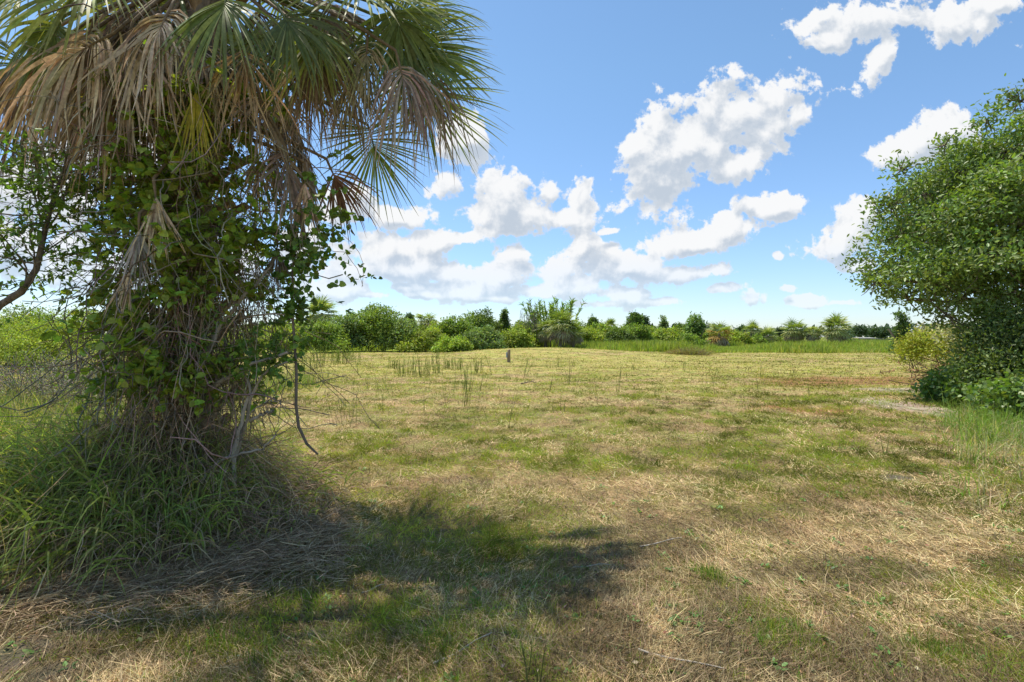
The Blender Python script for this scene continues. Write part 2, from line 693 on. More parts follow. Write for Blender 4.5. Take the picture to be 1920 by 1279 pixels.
GREENS = [(950, 1015, 80, 45, 1.0), (870, 1060, 60, 40, .7), (740, 1150, 70, 40, .7), (830, 1195, 50, 30, .6), (640, 1230, 90, 30, .5), (1000, 950, 90, 40, .5),
          (1330, 850, 180, 50, .55), (1150, 800, 200, 40, .4), (1550, 870, 200, 50, .5), (1460, 1180, 60, 40, .5), (1760, 1230, 80, 40, .6), (1650, 1150, 120, 40, .4),
          (560, 1120, 80, 60, .5), (1330, 1085, 30, 15, .6), (880, 820, 120, 40, .4), (1500, 800, 250, 30, .4), (350, 1170, 60, 25, .4), (830, 780, 140, 25, .4)]
STRAWS = [(1180, 1120, 160, 60, 1.0), (1150, 930, 130, 45, .8), (1350, 1010, 200, 40, .8), (1650, 1000, 200, 50, .7), (1100, 1240, 150, 40, .8), (260, 1060, 260, 30, .9),
          (720, 900, 120, 25, .5), (600, 760, 120, 30, .5), (880, 745, 200, 20, .6), (1330, 1200, 120, 50, .8)]
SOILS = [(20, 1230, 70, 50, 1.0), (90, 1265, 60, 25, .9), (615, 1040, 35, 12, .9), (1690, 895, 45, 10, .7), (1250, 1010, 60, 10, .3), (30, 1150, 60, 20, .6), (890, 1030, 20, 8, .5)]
REDS = [(1620, 713, 200, 8, 1.0), (1520, 770, 150, 14, .6), (1500, 720, 120, 8, .6), (1700, 830, 120, 14, .4)]
SANDS = [(1722, 765, 62, 25, 1.2), (1690, 733, 75, 7, 1.2), (1730, 820, 60, 12, .35)]


def masks(x, y):
    far = sstep(y, 7, 15)
    n1 = fbm(x * 0.9 + 3, y * 0.9 + 5, 4)
    n2 = fbm(x * 3.3 + 31, y * 3.3 + 7, 3)
    g = sstep(n1 * 0.6 + n2 * 0.4, 0.42, 0.55) * 0.85 * (.55 + .45 * sstep(y, 4, 7))
    s = np.zeros_like(g)
    so_ = np.zeros_like(g)
    rd = np.zeros_like(g)
    sd = np.zeros_like(g)
    m = y > 0.5
    if m.any():
        X, Y = x[m], y[m]
        gg = g[m]
        ed = 0.55 + 0.9 * n2[m]
        for b_ in GREENS:
            gg = np.maximum(gg, np.clip(blob(X, Y, *b_[:4]) * b_[4] * ed * 1.2, 0, 1))
        for b_ in STRAWS:
            gg = gg * (1 - np.clip(blob(X, Y, *b_[:4]) * b_[4] * ed, 0, 1))
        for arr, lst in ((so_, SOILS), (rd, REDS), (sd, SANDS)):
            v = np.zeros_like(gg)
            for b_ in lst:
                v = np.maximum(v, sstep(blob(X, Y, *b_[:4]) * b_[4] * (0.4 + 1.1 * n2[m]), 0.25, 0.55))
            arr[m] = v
        g[m] = gg
    # mowing streaks farther out run roughly across
    st = fbm(x * 0.16 + 11, y * 0.55 + 3, 4)
    return g, so_, rd, sd, far, st


def gcolor(x, y):
    g, so_, rd, sd, far, st = masks(x, y)
    c = C_STRAW * (1 - g[:, None]) + C_GREEN * g[:, None]
    yel = np.clip(sstep(y, 9, 26) * 0.95, 0, 1) * sstep(st, 0.36, 0.52)
    c = c * (1 - yel[:, None]) + (C_YEL * (0.75 + 0.5 * fbm(x * 0.7, y * 1.1, 4))[:, None]) * yel[:, None]
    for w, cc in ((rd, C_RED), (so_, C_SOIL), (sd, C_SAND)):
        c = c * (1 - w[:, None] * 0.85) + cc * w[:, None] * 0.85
    lush = sstep(y + 3 * (vnoise(x * 0.2, y * 0.1) - 0.5), 50, 54)
    lush = np.maximum(lush, sstep(y - x * 0.0, 300, 301))
    c = c * (1 - lush[:, None]) + C_LUSH * lush[:, None]
    return c


na_, nr_ = 1100, 620
ang = np.concatenate([np.linspace(-62, 62, 900, endpoint=False), np.linspace(62, 298, 200, endpoint=False)])
ang = np.radians(ang)
rad = 0.2 * (4500 / 0.2) ** (np.arange(nr_) / (nr_ - 1))
AA, RR = np.meshgrid(ang, rad)
gx = (np.sin(AA) * RR).ravel()
gy = (np.cos(AA) * RR).ravel()
gz = height(gx, gy)
gz = np.where(RR.ravel() > 400, gz * 0.3, gz)
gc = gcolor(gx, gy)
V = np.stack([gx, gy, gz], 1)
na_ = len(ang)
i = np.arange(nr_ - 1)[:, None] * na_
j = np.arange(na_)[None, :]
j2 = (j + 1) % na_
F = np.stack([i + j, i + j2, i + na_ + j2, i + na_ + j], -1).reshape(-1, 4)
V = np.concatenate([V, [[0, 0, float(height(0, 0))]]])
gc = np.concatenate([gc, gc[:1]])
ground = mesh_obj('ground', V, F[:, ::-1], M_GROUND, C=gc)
tag(ground, kind='structure')

# sandy path on the right: its own sheet, just above the ground
def sheet(name, lst, thr, mat, col, dz_=0.006):
    vv, ff, cc = [], [], []
    n = 0
    for (px, py, rx, ry) in lst:
        cx, cy = ground_at(px, py)
        sx = rx / FP * cy
        sy = cy * cy / (FP * CAMZ) * ry
        k = 72
        rr = np.linspace(0, 1, 9)
        th = np.linspace(0, 2 * np.pi, k, endpoint=False)
        wob = 0.72 + 0.56 * fbm(np.cos(th) * 2.1 + cx, np.sin(th) * 2.1 + cy, 4)
        X = cx + np.outer(rr, np.cos(th) * wob) * sx
        Y = cy + np.outer(rr, np.sin(th) * wob) * sy
        vv.append(np.stack([X.ravel(), Y.ravel(), height(X.ravel(), Y.ravel()) + dz_], 1))
        ii = np.arange(8)[:, None] * k
        jj = np.arange(k)[None]
        q = np.stack([ii + jj, ii + (jj + 1) % k, ii + k + (jj + 1) % k, ii + k + jj], -1).reshape(-1, 4)
        ff.append(q[:, ::-1] + n)
        cc.append(np.tile(col, (9 * k, 1)))
        n += 9 * k
        dz_ += 0.004
    return mesh_obj(name, np.concatenate(vv), np.concatenate(ff), mat, C=np.concatenate(cc))


path = sheet('path', [(1722, 764, 30, 9), (1694, 733, 30, 2.4)], 0, M_GROUND, C_SAND)
tag(path, kind='structure')

# ------------------------------------------------------------------ short grass and straw (stuff)


def scatter_view(n, y0, y1, k, margin=1.12):
    """positions with density falling with distance"""
    u = rng.random(n)
    a1, b1_ = y0 ** (1 - k), y1 ** (1 - k)
    Y = (a1 + (b1_ - a1) * u) ** (1 / (1 - k))
    X = (rng.random(n) * 2 - 1) * (Y * margin + 0.6)
    return X, Y


def blades(name, label, X, Y, mode, mat, cat=None, wmin=0.0022, wk=0.0007):
    n = len(X)
    g, so_, rd, sd, far, st = masks(X, Y)
    keep = rng.random(n) > np.clip(np.maximum(so_ * .85, sd * .80), 0, 1)
    if mode == 'green':
        keep &= rng.random(n) < (0.06 + g * 1.0 + 0.14 * far)
    else:
        keep &= rng.random(n) < (1 - 0.6 * g)
    X, Y, g, rd, far, st = X[keep], Y[keep], g[keep], rd[keep], far[keep], st[keep]
    n = len(X)
    Z = height(X, Y)
    dist = np.hypot(X, Y)
    W = np.maximum(wmin, wk * dist) * rng.uniform(0.6, 1.4, n)
    az = rng.uniform(0, 2 * np.pi, n)
    if mode == 'green':
        el = rng.uniform(0.45, 1.45, n)
        Ln = rng.uniform(0.025, 0.065, n) * (0.75 + 0.8 * np.clip(g, 0, 1)) * rng.choice([1, 1, 1.7], n)
        col = np.where((rng.random(n) < 0.8)[:, None], [0.25, 0.30, 0.045], [0.42, 0.39, 0.08])
        yy = sstep(Y, 8, 22)[:, None]
        col = col * (1 - yy) + np.array([0.36, 0.35, 0.085]) * yy
        vv = 0.45 + 0.95 * sstep(fbm(X * 1.7 + 40, Y * 1.7, 4), .3, .7)
        col = jitter(col * vv[:, None], n, 0.28, 0.08)
        dr = rng.uniform(0.3, 1.6, n)
        z0 = -0.005
    else:
        lump = fbm(X * 0.8, Y * 0.8, 2) * 3.2
        az = np.where(rng.random(n) < 0.45, lump + rng.normal(size=n) * 0.5, az)
        el = np.abs(rng.normal(size=n)) * 0.22 + 0.02
        up = rng.random(n) < 0.16
        el = np.where(up, rng.uniform(0.4, 1.3, n), el)
        Ln = rng.uniform(0.02, 0.10, n) * np.where(up, 0.5, 1) * rng.choice([1, 1, 1, 1.8], n)
        col = np.where((rng.random(n) < 0.68)[:, None], [0.56, 0.435, 0.235], [0.29, 0.20, 0.10])
        yy = (sstep(Y, 8, 22) * sstep(st, 0.3, 0.5))[:, None]
        col = col * (1 - yy) + np.array([0.47, 0.39, 0.16]) * yy
        col = col * (1 - rd[:, None] * .7) + np.array([0.34, 0.19, 0.08]) * rd[:, None] * .7
        vv = 0.42 + 0.85 * sstep(fbm(X * 2.3 + 4, Y * 2.3 + 70, 4), .3, .68)
        brn = sstep(fbm(X * .8 + 14, Y * 1.2 + 7, 4), .5, .68)[:, None] * .55
        col = col * (1 - brn) + np.array([0.30, 0.20, 0.10]) * brn
        col = jitter(col * vv[:, None], n, 0.28, 0.05)
        dr = rng.uniform(-0.05, 0.35, n)
        z0 = 0.004
    P = np.stack([X, Y, Z + z0 + rng.random(n) * 0.006], 1)
    D = np.stack([np.cos(az) * np.cos(el), np.sin(az) * np.cos(el), np.sin(el)], 1)
    if mode == 'green':
        Nn = norm(np.stack([-np.sin(az), np.cos(az), 0 * az], 1) * 0.3 + np.stack([np.cos(az + 1.2), np.sin(az + 1.2), 0.2 + 0 * az], 1))
    else:
        Nn = norm(rng.normal(size=(n, 3)) * 0.45 + np.array([0, 0, 1]))
    V, F, C = sweep(P, D, Nn, Ln, W, 2, dr, 1.0, 'blade' if mode == 'green' else 'straw', C=col, wig=0.08, curl=rng.normal(size=n) * 0.3)
    o = mesh_obj(name, V, F, mat, C=C)
    return tag(o, label, cat, kind='stuff')


X, Y = scatter_view(330000, 1.7, 13, 1.6)
blades('dry_grass', 'cut dry tan grass lying over the mown field', X, Y, 'straw', M_STRAW, 'dry grass')
X, Y = scatter_view(480000, 1.7, 14, 1.5)
# tufts: pull blades towards tuft centres
tx, ty = scatter_view(9000, 1.7, 14, 1.5)
ii = rng.integers(0, len(tx), 260000)
X[:260000] = tx[ii] + rng.normal(size=260000) * 0.028 * (1 + ty[ii] * .1)
Y[:260000] = ty[ii] + rng.normal(size=260000) * 0.028 * (1 + ty[ii] * .1)
blades('green_grass', 'short green grass sprouting through the cut straw', X, Y, 'green', M_GRASS, 'grass')
X, Y = scatter_view(150000, 12, 58, 1.15, 1.1)
blades('field_grass', 'yellowish mown grass across the far half of the field', X, Y, 'green', M_GRASS, 'grass', wk=0.0008)
X, Y = scatter_view(90000, 12, 55, 1.2, 1.1)
blades('field_straw', 'pale mown straw scattered over the far half of the field', X, Y, 'straw', M_STRAW, 'dry grass', wk=0.0008)


def tuft_field(X, Y, hgt, wdt, col, nb, spread=0.03, lean=0.5, droop=(0.2, 1.2), nseg=3, vj=.2):
    n = len(X) * nb
    Xr = np.repeat(X, nb)
    Yr = np.repeat(Y, nb)
    Hr = np.repeat(np.broadcast_to(hgt, X.shape), nb)
    Wr = np.repeat(np.broadcast_to(wdt, X.shape), nb)
    Xr = Xr + rng.normal(size=n) * spread
    Yr = Yr + rng.normal(size=n) * spread
    az = rng.uniform(0, 2 * np.pi, n)
    el = np.pi / 2 - np.abs(rng.normal(size=n)) * lean
    D = np.stack([np.cos(az) * np.cos(el), np.sin(az) * np.cos(el), np.sin(el)], 1)
    P = np.stack([Xr, Yr, height(Xr, Yr) - 0.01], 1)
    Nn = norm(np.stack([np.cos(az), np.sin(az), 0.1 + 0 * az], 1) + rng.normal(size=(n, 3)) * .5)
    cc = np.repeat(col, nb, axis=0) if np.ndim(col) == 2 else col
    return sweep(P, D, Nn, Hr * rng.uniform(0.5, 1.15, n), Wr * rng.uniform(.6, 1.3, n), nseg, rng.uniform(*droop, n), 1.4, 'blade', C=jitter(cc, n, vj, .07))


# denser green patches in the foreground
Xs, Ys = [], []
for (px, py, rx, ry, w) in GREENS[:5] + [(560, 1140, 60, 40, .5), (500, 1240, 60, 30, .5), (1450, 1190, 40, 30, .6), (1780, 1230, 50, 30, .6), (1335, 1085, 14, 8, .5), (1010, 1090, 40, 20, .3), (420, 1200, 60, 20, .4)]:
    cx, cy = ground_at(px, py)
    k = int(110 * w)
    Xs.append(cx + rng.normal(size=k) * rx / FP * cy * 0.8)
    Ys.append(cy + rng.normal(size=k) * cy * cy / (FP * CAMZ) * ry * 0.8)
X = np.concatenate(Xs)
Y = np.concatenate(Ys)
sel_ = rng.random(len(X)) < .75
X, Y = X[sel_], Y[sel_]
V, F, C = tuft_field(X, Y, rng.uniform(.05, .12, len(X)), 0.0042, np.where((rng.random(len(X)) < .6)[:, None], [0.15, 0.24, 0.04], [0.27, 0.30, 0.07]), 11, 0.026, 0.75)
tag(mesh_obj('grass_patches', V, F, M_GRASS, C=C), 'lush green grass clumps in the foreground right of the palm', 'grass', kind='stuff')

# small bright tufts, broad-leaved weeds and litter among the straw
X, Y = scatter_view(1500, 1.8, 11, 1.35)
g_ = masks(X, Y)
sel_ = (fbm(X * .9 + 70, Y * .9, 3) > .46) & (g_[1] < .3) & (g_[3] < .3)
X, Y = X[sel_], Y[sel_]
V, F, C = tuft_field(X, Y, rng.uniform(.035, .085, len(X)), 0.0042, np.where((rng.random(len(X)) < .5)[:, None], [0.22, 0.33, 0.05], [0.36, 0.38, 0.08]), 16, 0.020, 0.85)
tag(mesh_obj('grass_tufts', V, F, M_GRASS, C=C), 'small bright grass tufts poking through the straw', 'grass', kind='stuff')
X, Y = scatter_view(420, 1.8, 9, 1.4)
X = np.repeat(X, 9) + rng.normal(size=X.size * 9) * .022
Y = np.repeat(Y, 9) + rng.normal(size=Y.size * 9) * .022
n_ = len(X)
a_ = rng.uniform(0, 6.28, n_)
Xf, Yf, Zf = frames(np.stack([np.cos(a_), np.sin(a_), rng.uniform(.1, .8, n_)], 1), norm(rdir(n_) * .3 + [0, 0, 1]))
V, F, C = inst(LEAF_E[0] * np.array([1.4, 1, 1]), LEAF_E[1], np.stack([X, Y, height(X, Y) + .012], 1), Xf, Yf, Zf, rng.uniform(.015, .04, n_), jitter([.15, .25, .07], n_))
tag(mesh_obj('small_weeds', V, F, M_LEAF, C=C), 'tiny broad-leaved weeds in the near grass', 'weeds', kind='stuff')
X, Y = scatter_view(7000, 1.8, 10, 1.5)
n_ = len(X)
a_ = rng.uniform(0, 6.28, n_)
Xf, Yf, Zf = frames(np.stack([np.cos(a_), np.sin(a_), rng.uniform(-.1, .3, n_)], 1), norm(rdir(n_) * .6 + [0, 0, 1]))
lc = np.array([[.20, .13, .08], [.45, .34, .22], [.12, .085, .06], [.36, .22, .12]])[rng.integers(0, 4, n_)]
V, F, C = inst(LEAF_E[0], LEAF_E[1], np.stack([X, Y, height(X, Y) + .014], 1), Xf, Yf, Zf, rng.uniform(.012, .04, n_), jitter(lc, n_))
tag(mesh_obj('leaf_litter', V, F, M_STRAW, C=C), 'brown bits of leaf litter among the cut straw', 'leaf litter', kind='stuff')

# tall green meadow beyond the mown edge
X, Y = scatter_view(26000, 51, 120, 1.4, 1.15)
X = np.where(rng.random(len(X)) < .8, np.abs(X), X)
Y = Y + 2.0 * (vnoise(X * .25, Y * 0) - .5) + np.clip(4 - X * 0.12, 0, 6)
sel = ~((X < 2) & (Y < 54))
X, Y = X[sel], Y[sel]
hh = 0.35 + 0.9 * sstep(fbm(X * 0.18, Y * 0.12, 3), 0.42, 0.66)
cc = np.where((rng.random(len(X)) < .75)[:, None], [0.28, 0.35, 0.06], [0.42, 0.42, 0.12])
V, F, C = tuft_field(X, Y, hh, 0.07, cc, 7, 0.22, 0.3)
tag(mesh_obj('tall_meadow_grass', V, F, M_GRASS, C=C), 'uncut bright green grass beyond the mown field', 'grass', kind='stuff')

# weedy edge on the right, in front of the oak
k = 2600
px = rng.uniform(1760, 2150, k)
py = 748 + 210 * rng.random(k) ** 1.2
keep = rng.random(k) < np.clip((px - 1745 - 22 * np.sin(py * .06)) / 170, 0.0, 1) ** 1.3 * (1 - .92 * sstep(py, 800, 900))
px, py = px[keep], py[keep]
Y = FP * CAMZ / (py - HY)
X = (px - 960) / FP * Y
g_ = sstep(py, 790, 880)
hh = (0.50 - 0.26 * g_) * rng.uniform(.6, 1.3, len(X))
cc = np.where((rng.random(len(X)) < 0.85 - 0.55 * g_)[:, None], [0.22, 0.33, 0.06], [0.48, 0.42, 0.24])
V, F, C = tuft_field(X, Y, hh, 0.009, cc, 18, 0.10, 0.85, (0.5, 2.2), 4)
tag(mesh_obj('weedy_grass', V, F, M_GRASS, C=C), 'tall weedy grass at the right edge below the oak', 'grass', kind='stuff')

# ------------------------------------------------------------------ tall grass mound round the palm
n = 9000
mu = rng.normal(size=(n, 2))
X = -3.45 + mu[:, 0] * 0.85
Y = 4.55 + mu[:, 1] * 0.55
extra = 8000
X = np.concatenate([X, rng.uniform(-6.8, -2.4, extra)])
Y = np.concatenate([Y, rng.uniform(3.65, 6.0, extra)])
edge = 3.30 + 0.25 * np.abs(X + 3.6) * 0.5
keep = (Y > edge + rng.normal(size=len(X)) * .08) & (X < -1.62 - (Y - 4.2) * .1) & (np.hypot((X + 3.2) / 1.75, (Y - 4.75) / 1.35) < 1.0) | ((X < -3.4) & (Y > 3.75))
X, Y = X[keep], Y[keep]
n = len(X)


def mound(x, y):
    return 0.42 * np.exp(-((x + 3.25) / 0.95) ** 2 - ((y - 4.75) / 0.75) ** 2)


ctr = np.stack([X + 3.1, Y - 4.8], 1)
az = np.arctan2(ctr[:, 1], ctr[:, 0]) + rng.normal(size=n) * 0.9
el = rng.uniform(0.35, 1.4, n)
hm_ = np.clip(1.25 - 0.42 * np.abs(X + 3.4) ** 1.3, 0.55, 1.2) * np.clip(1.0 - (X + 3.0) * 0.28, 0.45, 1.25)
green = rng.random(n) < np.clip(0.60 - (X + 3.6) * 0.2, 0.3, .7)
D = np.stack([np.cos(az) * np.cos(el), np.sin(az) * np.cos(el), np.sin(el)], 1)
P = np.stack([X, Y, height(X, Y) + mound(X, Y) * rng.random(n)], 1)
Nn = norm(np.stack([np.cos(az + .8), np.sin(az + .8), 0.4 + 0 * az], 1) + rng.normal(size=(n, 3)) * .3)
Ln = hm_ * rng.uniform(0.45, 1.05, n)
cg = jitter(np.where((rng.random(n) < .75)[:, None], [0.25, 0.31, 0.08], [0.42, 0.42, 0.14]), n, .2, .06)
V, F, C = sweep(P[green], D[green], Nn[green], Ln[green] * .95, rng.uniform(.008, .019, green.sum()), 7, rng.uniform(1.0, 3.0, green.sum()), 1.4, 'blade', C=cg[green], twist=rng.normal(size=green.sum()), wig=.05)
tag(mesh_obj('tall_grass', V, F, M_GRASS, C=C), 'tall arching green grass around the foot of the palm', 'grass', kind='stuff')
k_ = 2600
X_ = rng.uniform(-6.2, -2.3, k_)
Y_ = rng.uniform(3.75, 4.9, k_)
az_ = rng.uniform(0, 6.28, k_)
el_ = rng.uniform(.7, 1.5, k_)
V, F, C = sweep(np.stack([X_, Y_, height(X_, Y_) + mound(X_, Y_) * .5], 1), np.stack([np.cos(az_) * np.cos(el_), np.sin(az_) * np.cos(el_), np.sin(el_)], 1), rdir(k_), rng.uniform(.6, 1.15, k_) * np.clip(1 - (X_ + 3.2) * .5, .45, 1),
                rng.uniform(.011, .022, k_), 8, rng.uniform(.8, 2.6, k_), 1.8, 'blade', C=jitter(np.where((rng.random(k_) < .75)[:, None], [.27, .38, .09], [.44, .45, .15]), k_, .18, .06), twist=rng.normal(size=k_) * 1.5, wig=.05)
tag(mesh_obj('broad_grass', V, F, M_GRASS, C=C), 'broad-bladed bright green grass standing in the mound left of the palm', 'grass', kind='stuff')
d_ = ~green
nd = d_.sum()
reps = 4
P2 = np.repeat(P[d_], reps, 0) + rng.normal(size=(nd * reps, 3)) * np.array([.16, .12, .05])
P2[:, 2] = np.maximum(P2[:, 2], height(P2[:, 0], P2[:, 1]))
P2[:, 2] += rng.random(nd * reps) * mound(P2[:, 0], P2[:, 1]) * 1.2
D2 = norm(np.repeat(D[d_], reps, 0) + rng.normal(size=(nd * reps, 3)) * .6)
D2[:, 2] = np.abs(D2[:, 2]) * rng.uniform(-0.2, 1.0, nd * reps)
cd_ = jitter(np.where((rng.random(nd * reps) < .5)[:, None], [0.50, 0.38, 0.24], [0.32, 0.23, 0.14]), nd * reps, .25, .05)
V, F, C = sweep(P2, norm(D2), rdir(len(P2)), np.repeat(Ln[d_], reps) * .75, rng.uniform(.003, .0065, nd * reps), 6, rng.uniform(.8, 3.2, nd * reps), 1.1, 'straw', C=cd_, wig=.22)
tag(mesh_obj('dead_grass', V, F, M_STRAW, C=C), 'tangle of dead brown grass stems below the palm', 'dry grass', kind='stuff')
# flattened straw apron in front of the mound
n = 24000
px = rng.uniform(-120, 640, n)
py = 1085 + rng.normal(size=n) * 38 - (px - 250) * 0.22 * (px > 250)
Y = FP * CAMZ / (py - HY)
X = (px - 960) / FP * Y
P = np.stack([X, Y, height(X, Y) + rng.random(n) * .06], 1)
az = np.where(rng.random(n) < .4, rng.normal(size=n) * .6 + .25, rng.uniform(0, 6.28, n))
el = rng.normal(size=n) * .16 + .08
D = np.stack([np.cos(az), np.sin(az), el], 1)
V, F, C = sweep(P, norm(D), norm(rng.normal(size=(n, 3)) * .5 + [0, 0, 1]), rng.uniform(.05, .24, n), rng.uniform(.002, .005, n), 5, rng.uniform(0, .4, n), 1., 'straw',
                C=jitter(np.where((rng.random(n) < .6)[:, None], [0.46, 0.35, 0.21], [0.26, 0.18, 0.10]), n, .25, .05), wig=.12)
tag(mesh_obj('flattened_straw', V, F, M_STRAW, C=C), 'flattened dead grass lying along the front of the mound', 'dry grass', kind='stuff')

# ------------------------------------------------------------------ the big cabbage palm
HEAD = at(395, -75, 4.65)
BASE = np.array([-2.98, 4.8, 0.0])
palm = thing('cabbage_palm', 'large vine-covered cabbage palm with hanging dead fronds at the left', 'palm tree', (BASE[0], BASE[1], float(height(BASE[0], BASE[1]))))
tz = np.linspace(0, 1, 16)[:, None]
axis = BASE + (HEAD - BASE) * tz + np.array([0.10, 0, 0]) * np.sin(tz * np.pi) * -1
trr = 0.17 + 0.05 * np.sin(np.linspace(0, 9, 16)) * .4 + np.array([.08] + [.03] + [0] * 14)
V, F, C = tubes(axis[None], trr[None], sides=18)
mesh_obj('trunk', V, F, M_BARK, palm)


def axis_at(z):
    t = np.clip(z / HEAD[2], 0, 1)
    return BASE + (HEAD - BASE) * t + np.array([-0.10, 0, 0]) * math.sin(t * math.pi)


# old leaf bases
def boot(z, a, up=.5, L=.42, w=.10, mat=M_BOOT):
    o = axis_at(z)
    out = np.array([math.cos(a), math.sin(a), 0])
    tan = np.array([-math.sin(a), math.cos(a), 0])
    k = 7
    secs = []
    for q in range(k):
        t = q / (k - 1)
        c = o + out * (0.15 + L * t * (1 - up * .5) * (.35 + .65 * t)) + np.array([0, 0, 1]) * L * t * (up + .45) + tan * .04 * math.sin(a * 7 + t * 2)
        ww = w * (1.35 - .95 * t ** .7)
        th = .018 + .016 * t
        nrm = norm(out * .8 - np.array([0, 0, 1]) * .5)
        secs.append([c - tan * ww - nrm * .02, c + nrm * th * .8, c + tan * ww - nrm * .02, c + tan * ww * .9 - nrm * (th + .02), c - nrm * th * .3, c - tan * ww * .9 - nrm * (th + .02)])
    Vb = np.array(secs).reshape(-1, 3)
    Fb = []
    for q in range(k - 1):
        for s in range(6):
            Fb.append([q * 6 + s, q * 6 + (s + 1) % 6, (q + 1) * 6 + (s + 1) % 6, (q + 1) * 6 + s])
    e = (k - 1) * 6
    Fb += [[e, e + 1, e + 2, e + 3], [e, e + 3, e + 4, e + 5]]
    mesh_obj('leaf_boot', Vb, Fb, mat, palm, smooth=False)


k = 0
for z in np.arange(0.35, 4.5, 0.052):
    a = k * 2.39996 + rng.normal() * .15
    k += 1
    low = z < 2.2
    boot(z, a, .25 + rng.random() * .45, rng.uniform(.24, .42) if low else rng.uniform(.3, .6), rng.uniform(.055, .10) if low else rng.uniform(.04, .065), M_BOOTG if low and rng.random() < .7 else M_BOOT)


def frond(hast, tip, nrm, R, nseg=44, spread=140, droop=.5, kind='green', costa=.28, wseg=.036, col=None, petiole=True, wig=.03, src=None, curlv=.25, name='fan_leaf', fp=1.6):
    nseg = int(nseg * 1.35)
    wseg *= .80
    hast = np.asarray(hast, float)
    a = norm(np.asarray(tip, float))
    nrm = np.asarray(nrm, float)
    nrm = norm(nrm - a * np.dot(a, nrm))
    b = np.cross(nrm, a)
    th = np.radians(np.linspace(-spread, spread, nseg)) + rng.normal(size=nseg) * (.03 if kind == 'green' else .13)
    dirs = norm(np.cos(th)[:, None] * a + np.sin(th)[:, None] * b + nrm * (rng.normal(size=(nseg, 1)) * .05 + .10 * np.abs(np.sin(th))[:, None]))
    o = hast + a * costa * R * (np.cos(th / 2) ** 3)[:, None]
    Ln = R * (0.66 + 0.20 * np.cos(th)) * (rng.uniform(.88, 1.08, nseg) if kind == 'green' else rng.uniform(.6, 1.15, nseg))
    pleat = np.where(np.arange(nseg) % 2 == 0, 1, -1)[:, None] * .55
    Nn = norm(nrm + b * pleat * np.cos(th)[:, None] - a * pleat * np.sin(th)[:, None])
    if kind == 'green':
        c = jitter([0.20, 0.24, 0.075] if col is None else col, nseg, .14, .05)
        tipc = np.array([0.30, 0.26, 0.11])
        curl = rng.normal(size=nseg) * .06
        tw = rng.normal(size=nseg) * .4
    else:
        c = jitter([0.33, 0.28, 0.225] if col is None else col, nseg, .22, .05)
        tipc = None
        curl = rng.normal(size=nseg) * curlv
        tw = rng.normal(size=nseg) * 2.2
        wig = wig * 1.5
    ns = 8
    V, F, C = sweep(o, dirs, Nn, Ln, wseg * rng.uniform(.8, 1.15, nseg) * (.55 if kind == 'dead' else 1), ns, droop * (rng.uniform(.7, 1.5, nseg) if kind == 'green' else rng.uniform(.6, 2.4, nseg)), fp, 'seg', curl, tw, c, wig)
    if kind == 'green':
        C = C.reshape(nseg, ns + 1, 2, 3)
        C[:, -2:] = C[:, -2:] * .5 + tipc * .5
        C = C.reshape(-1, 3)
    m = M_PALM if kind == 'green' else M_DEADPALM
    lf = mesh_obj(name, V, F, m, palm, C=C)
    if petiole:
        s = np.asarray(src if src is not None else HEAD + np.array([0, 0, -.1]), float)
        e = hast
        mid = (s + e) / 2 + np.array([0, 0, .10 * np.linalg.norm(e - s)])
        tt = np.linspace(0, 1, 8)[:, None]
        pts = (1 - tt) ** 2 * s + 2 * (1 - tt) * tt * mid + tt ** 2 * e
        pts = np.concatenate([pts, [e + a * costa * R * .5, e + a * costa * R]])
        rr = np.linspace(.022, .010, 10)
        rr[-1] = .003
        cc = np.array([[.17, .19, .06]]) if kind == 'green' else np.array([[.24, .17, .10]])
        V, F, C = tubes(pts[None], rr[None], cc, 6)
        sk = mesh_obj('leaf_stalk', V, F, m, lf, C=C)
        sk.location = (0, 0, 0)
    return lf


CAMV = np.array([0, -1, 0.1])


def img(dx_, dy_, toward=0.0):
    """direction: right, up, towards the camera"""
    return np.array([dx_, -toward, dy_])


YG = [0.28, 0.30, 0.075]
# right-hand green fans
frond(at(712, 70, 4.45), img(.85, -.45, .1), (0.1, -1, .5), 1.0, 66, 120, .6, 'green', wseg=.032, col=[.15, .195, .07])
frond(at(735, 20, 4.75), img(1, .05, -.1), (0.1, -1, .8), 0.82, 60, 115, .9, 'green', wseg=.032, col=[.15, .195, .07])
frond(at(640, -10, 4.3), img(.7, -.3, .4), (0.1, -.8, 1), 1.0, 44, 110, .9, 'green', col=YG)
frond(at(690, 235, 4.8), img(.25, -.9, 0), (-.2, -1, .3), .85, 44, 120, .15, 'green', wseg=.026, src=axis_at(4.1))
frond(at(760, 140, 5.0), img(.75, -.7, -.1), (0, -1, .4), 1.05, 46, 110, .3, 'green', wseg=.03)
frond(at(600, 30, 4.3), img(.1, -1, .4), (0, -1, .3), .85, 26, 50, .9, 'green', col=YG)
# middle and left greens
frond(at(430, -30, 3.95), img(.05, -.9, .35), (0, -1, .3), .95, 30, 60, 1.2, 'green')
frond(at(210, -55, 4.0), img(-.4, -.7, .4), (0, -1, .6), 1.0, 40, 90, 1.0, 'green', col=YG)
frond(at(90, -40, 4.2), img(-.7, -.6, .3), (0, -1, .6), 1.1, 44, 110, .8, 'green', col=YG)
frond(at(40, 90, 5.2), img(-.5, -.8, .0), (0, -1, .3), 1.05, 40, 100, .8, 'green', col=[.09, .12, .045])
frond(at(150, -10, 5.3), img(-.6, -.3, -.2), (0, -1, .6), 1.1, 44, 120, .7, 'green', col=[.17, .22, .05])
frond(at(500, -20, 5.3), img(.3, -.2, -.6), (0, -.5, 1), 1.0, 44, 120, .6, 'green')
frond(at(520, 10, 4.0), img(.5, -.8, .3), (0, -1, .4), .8, 30, 70, 1.1, 'green', col=[.15, .18, .06])
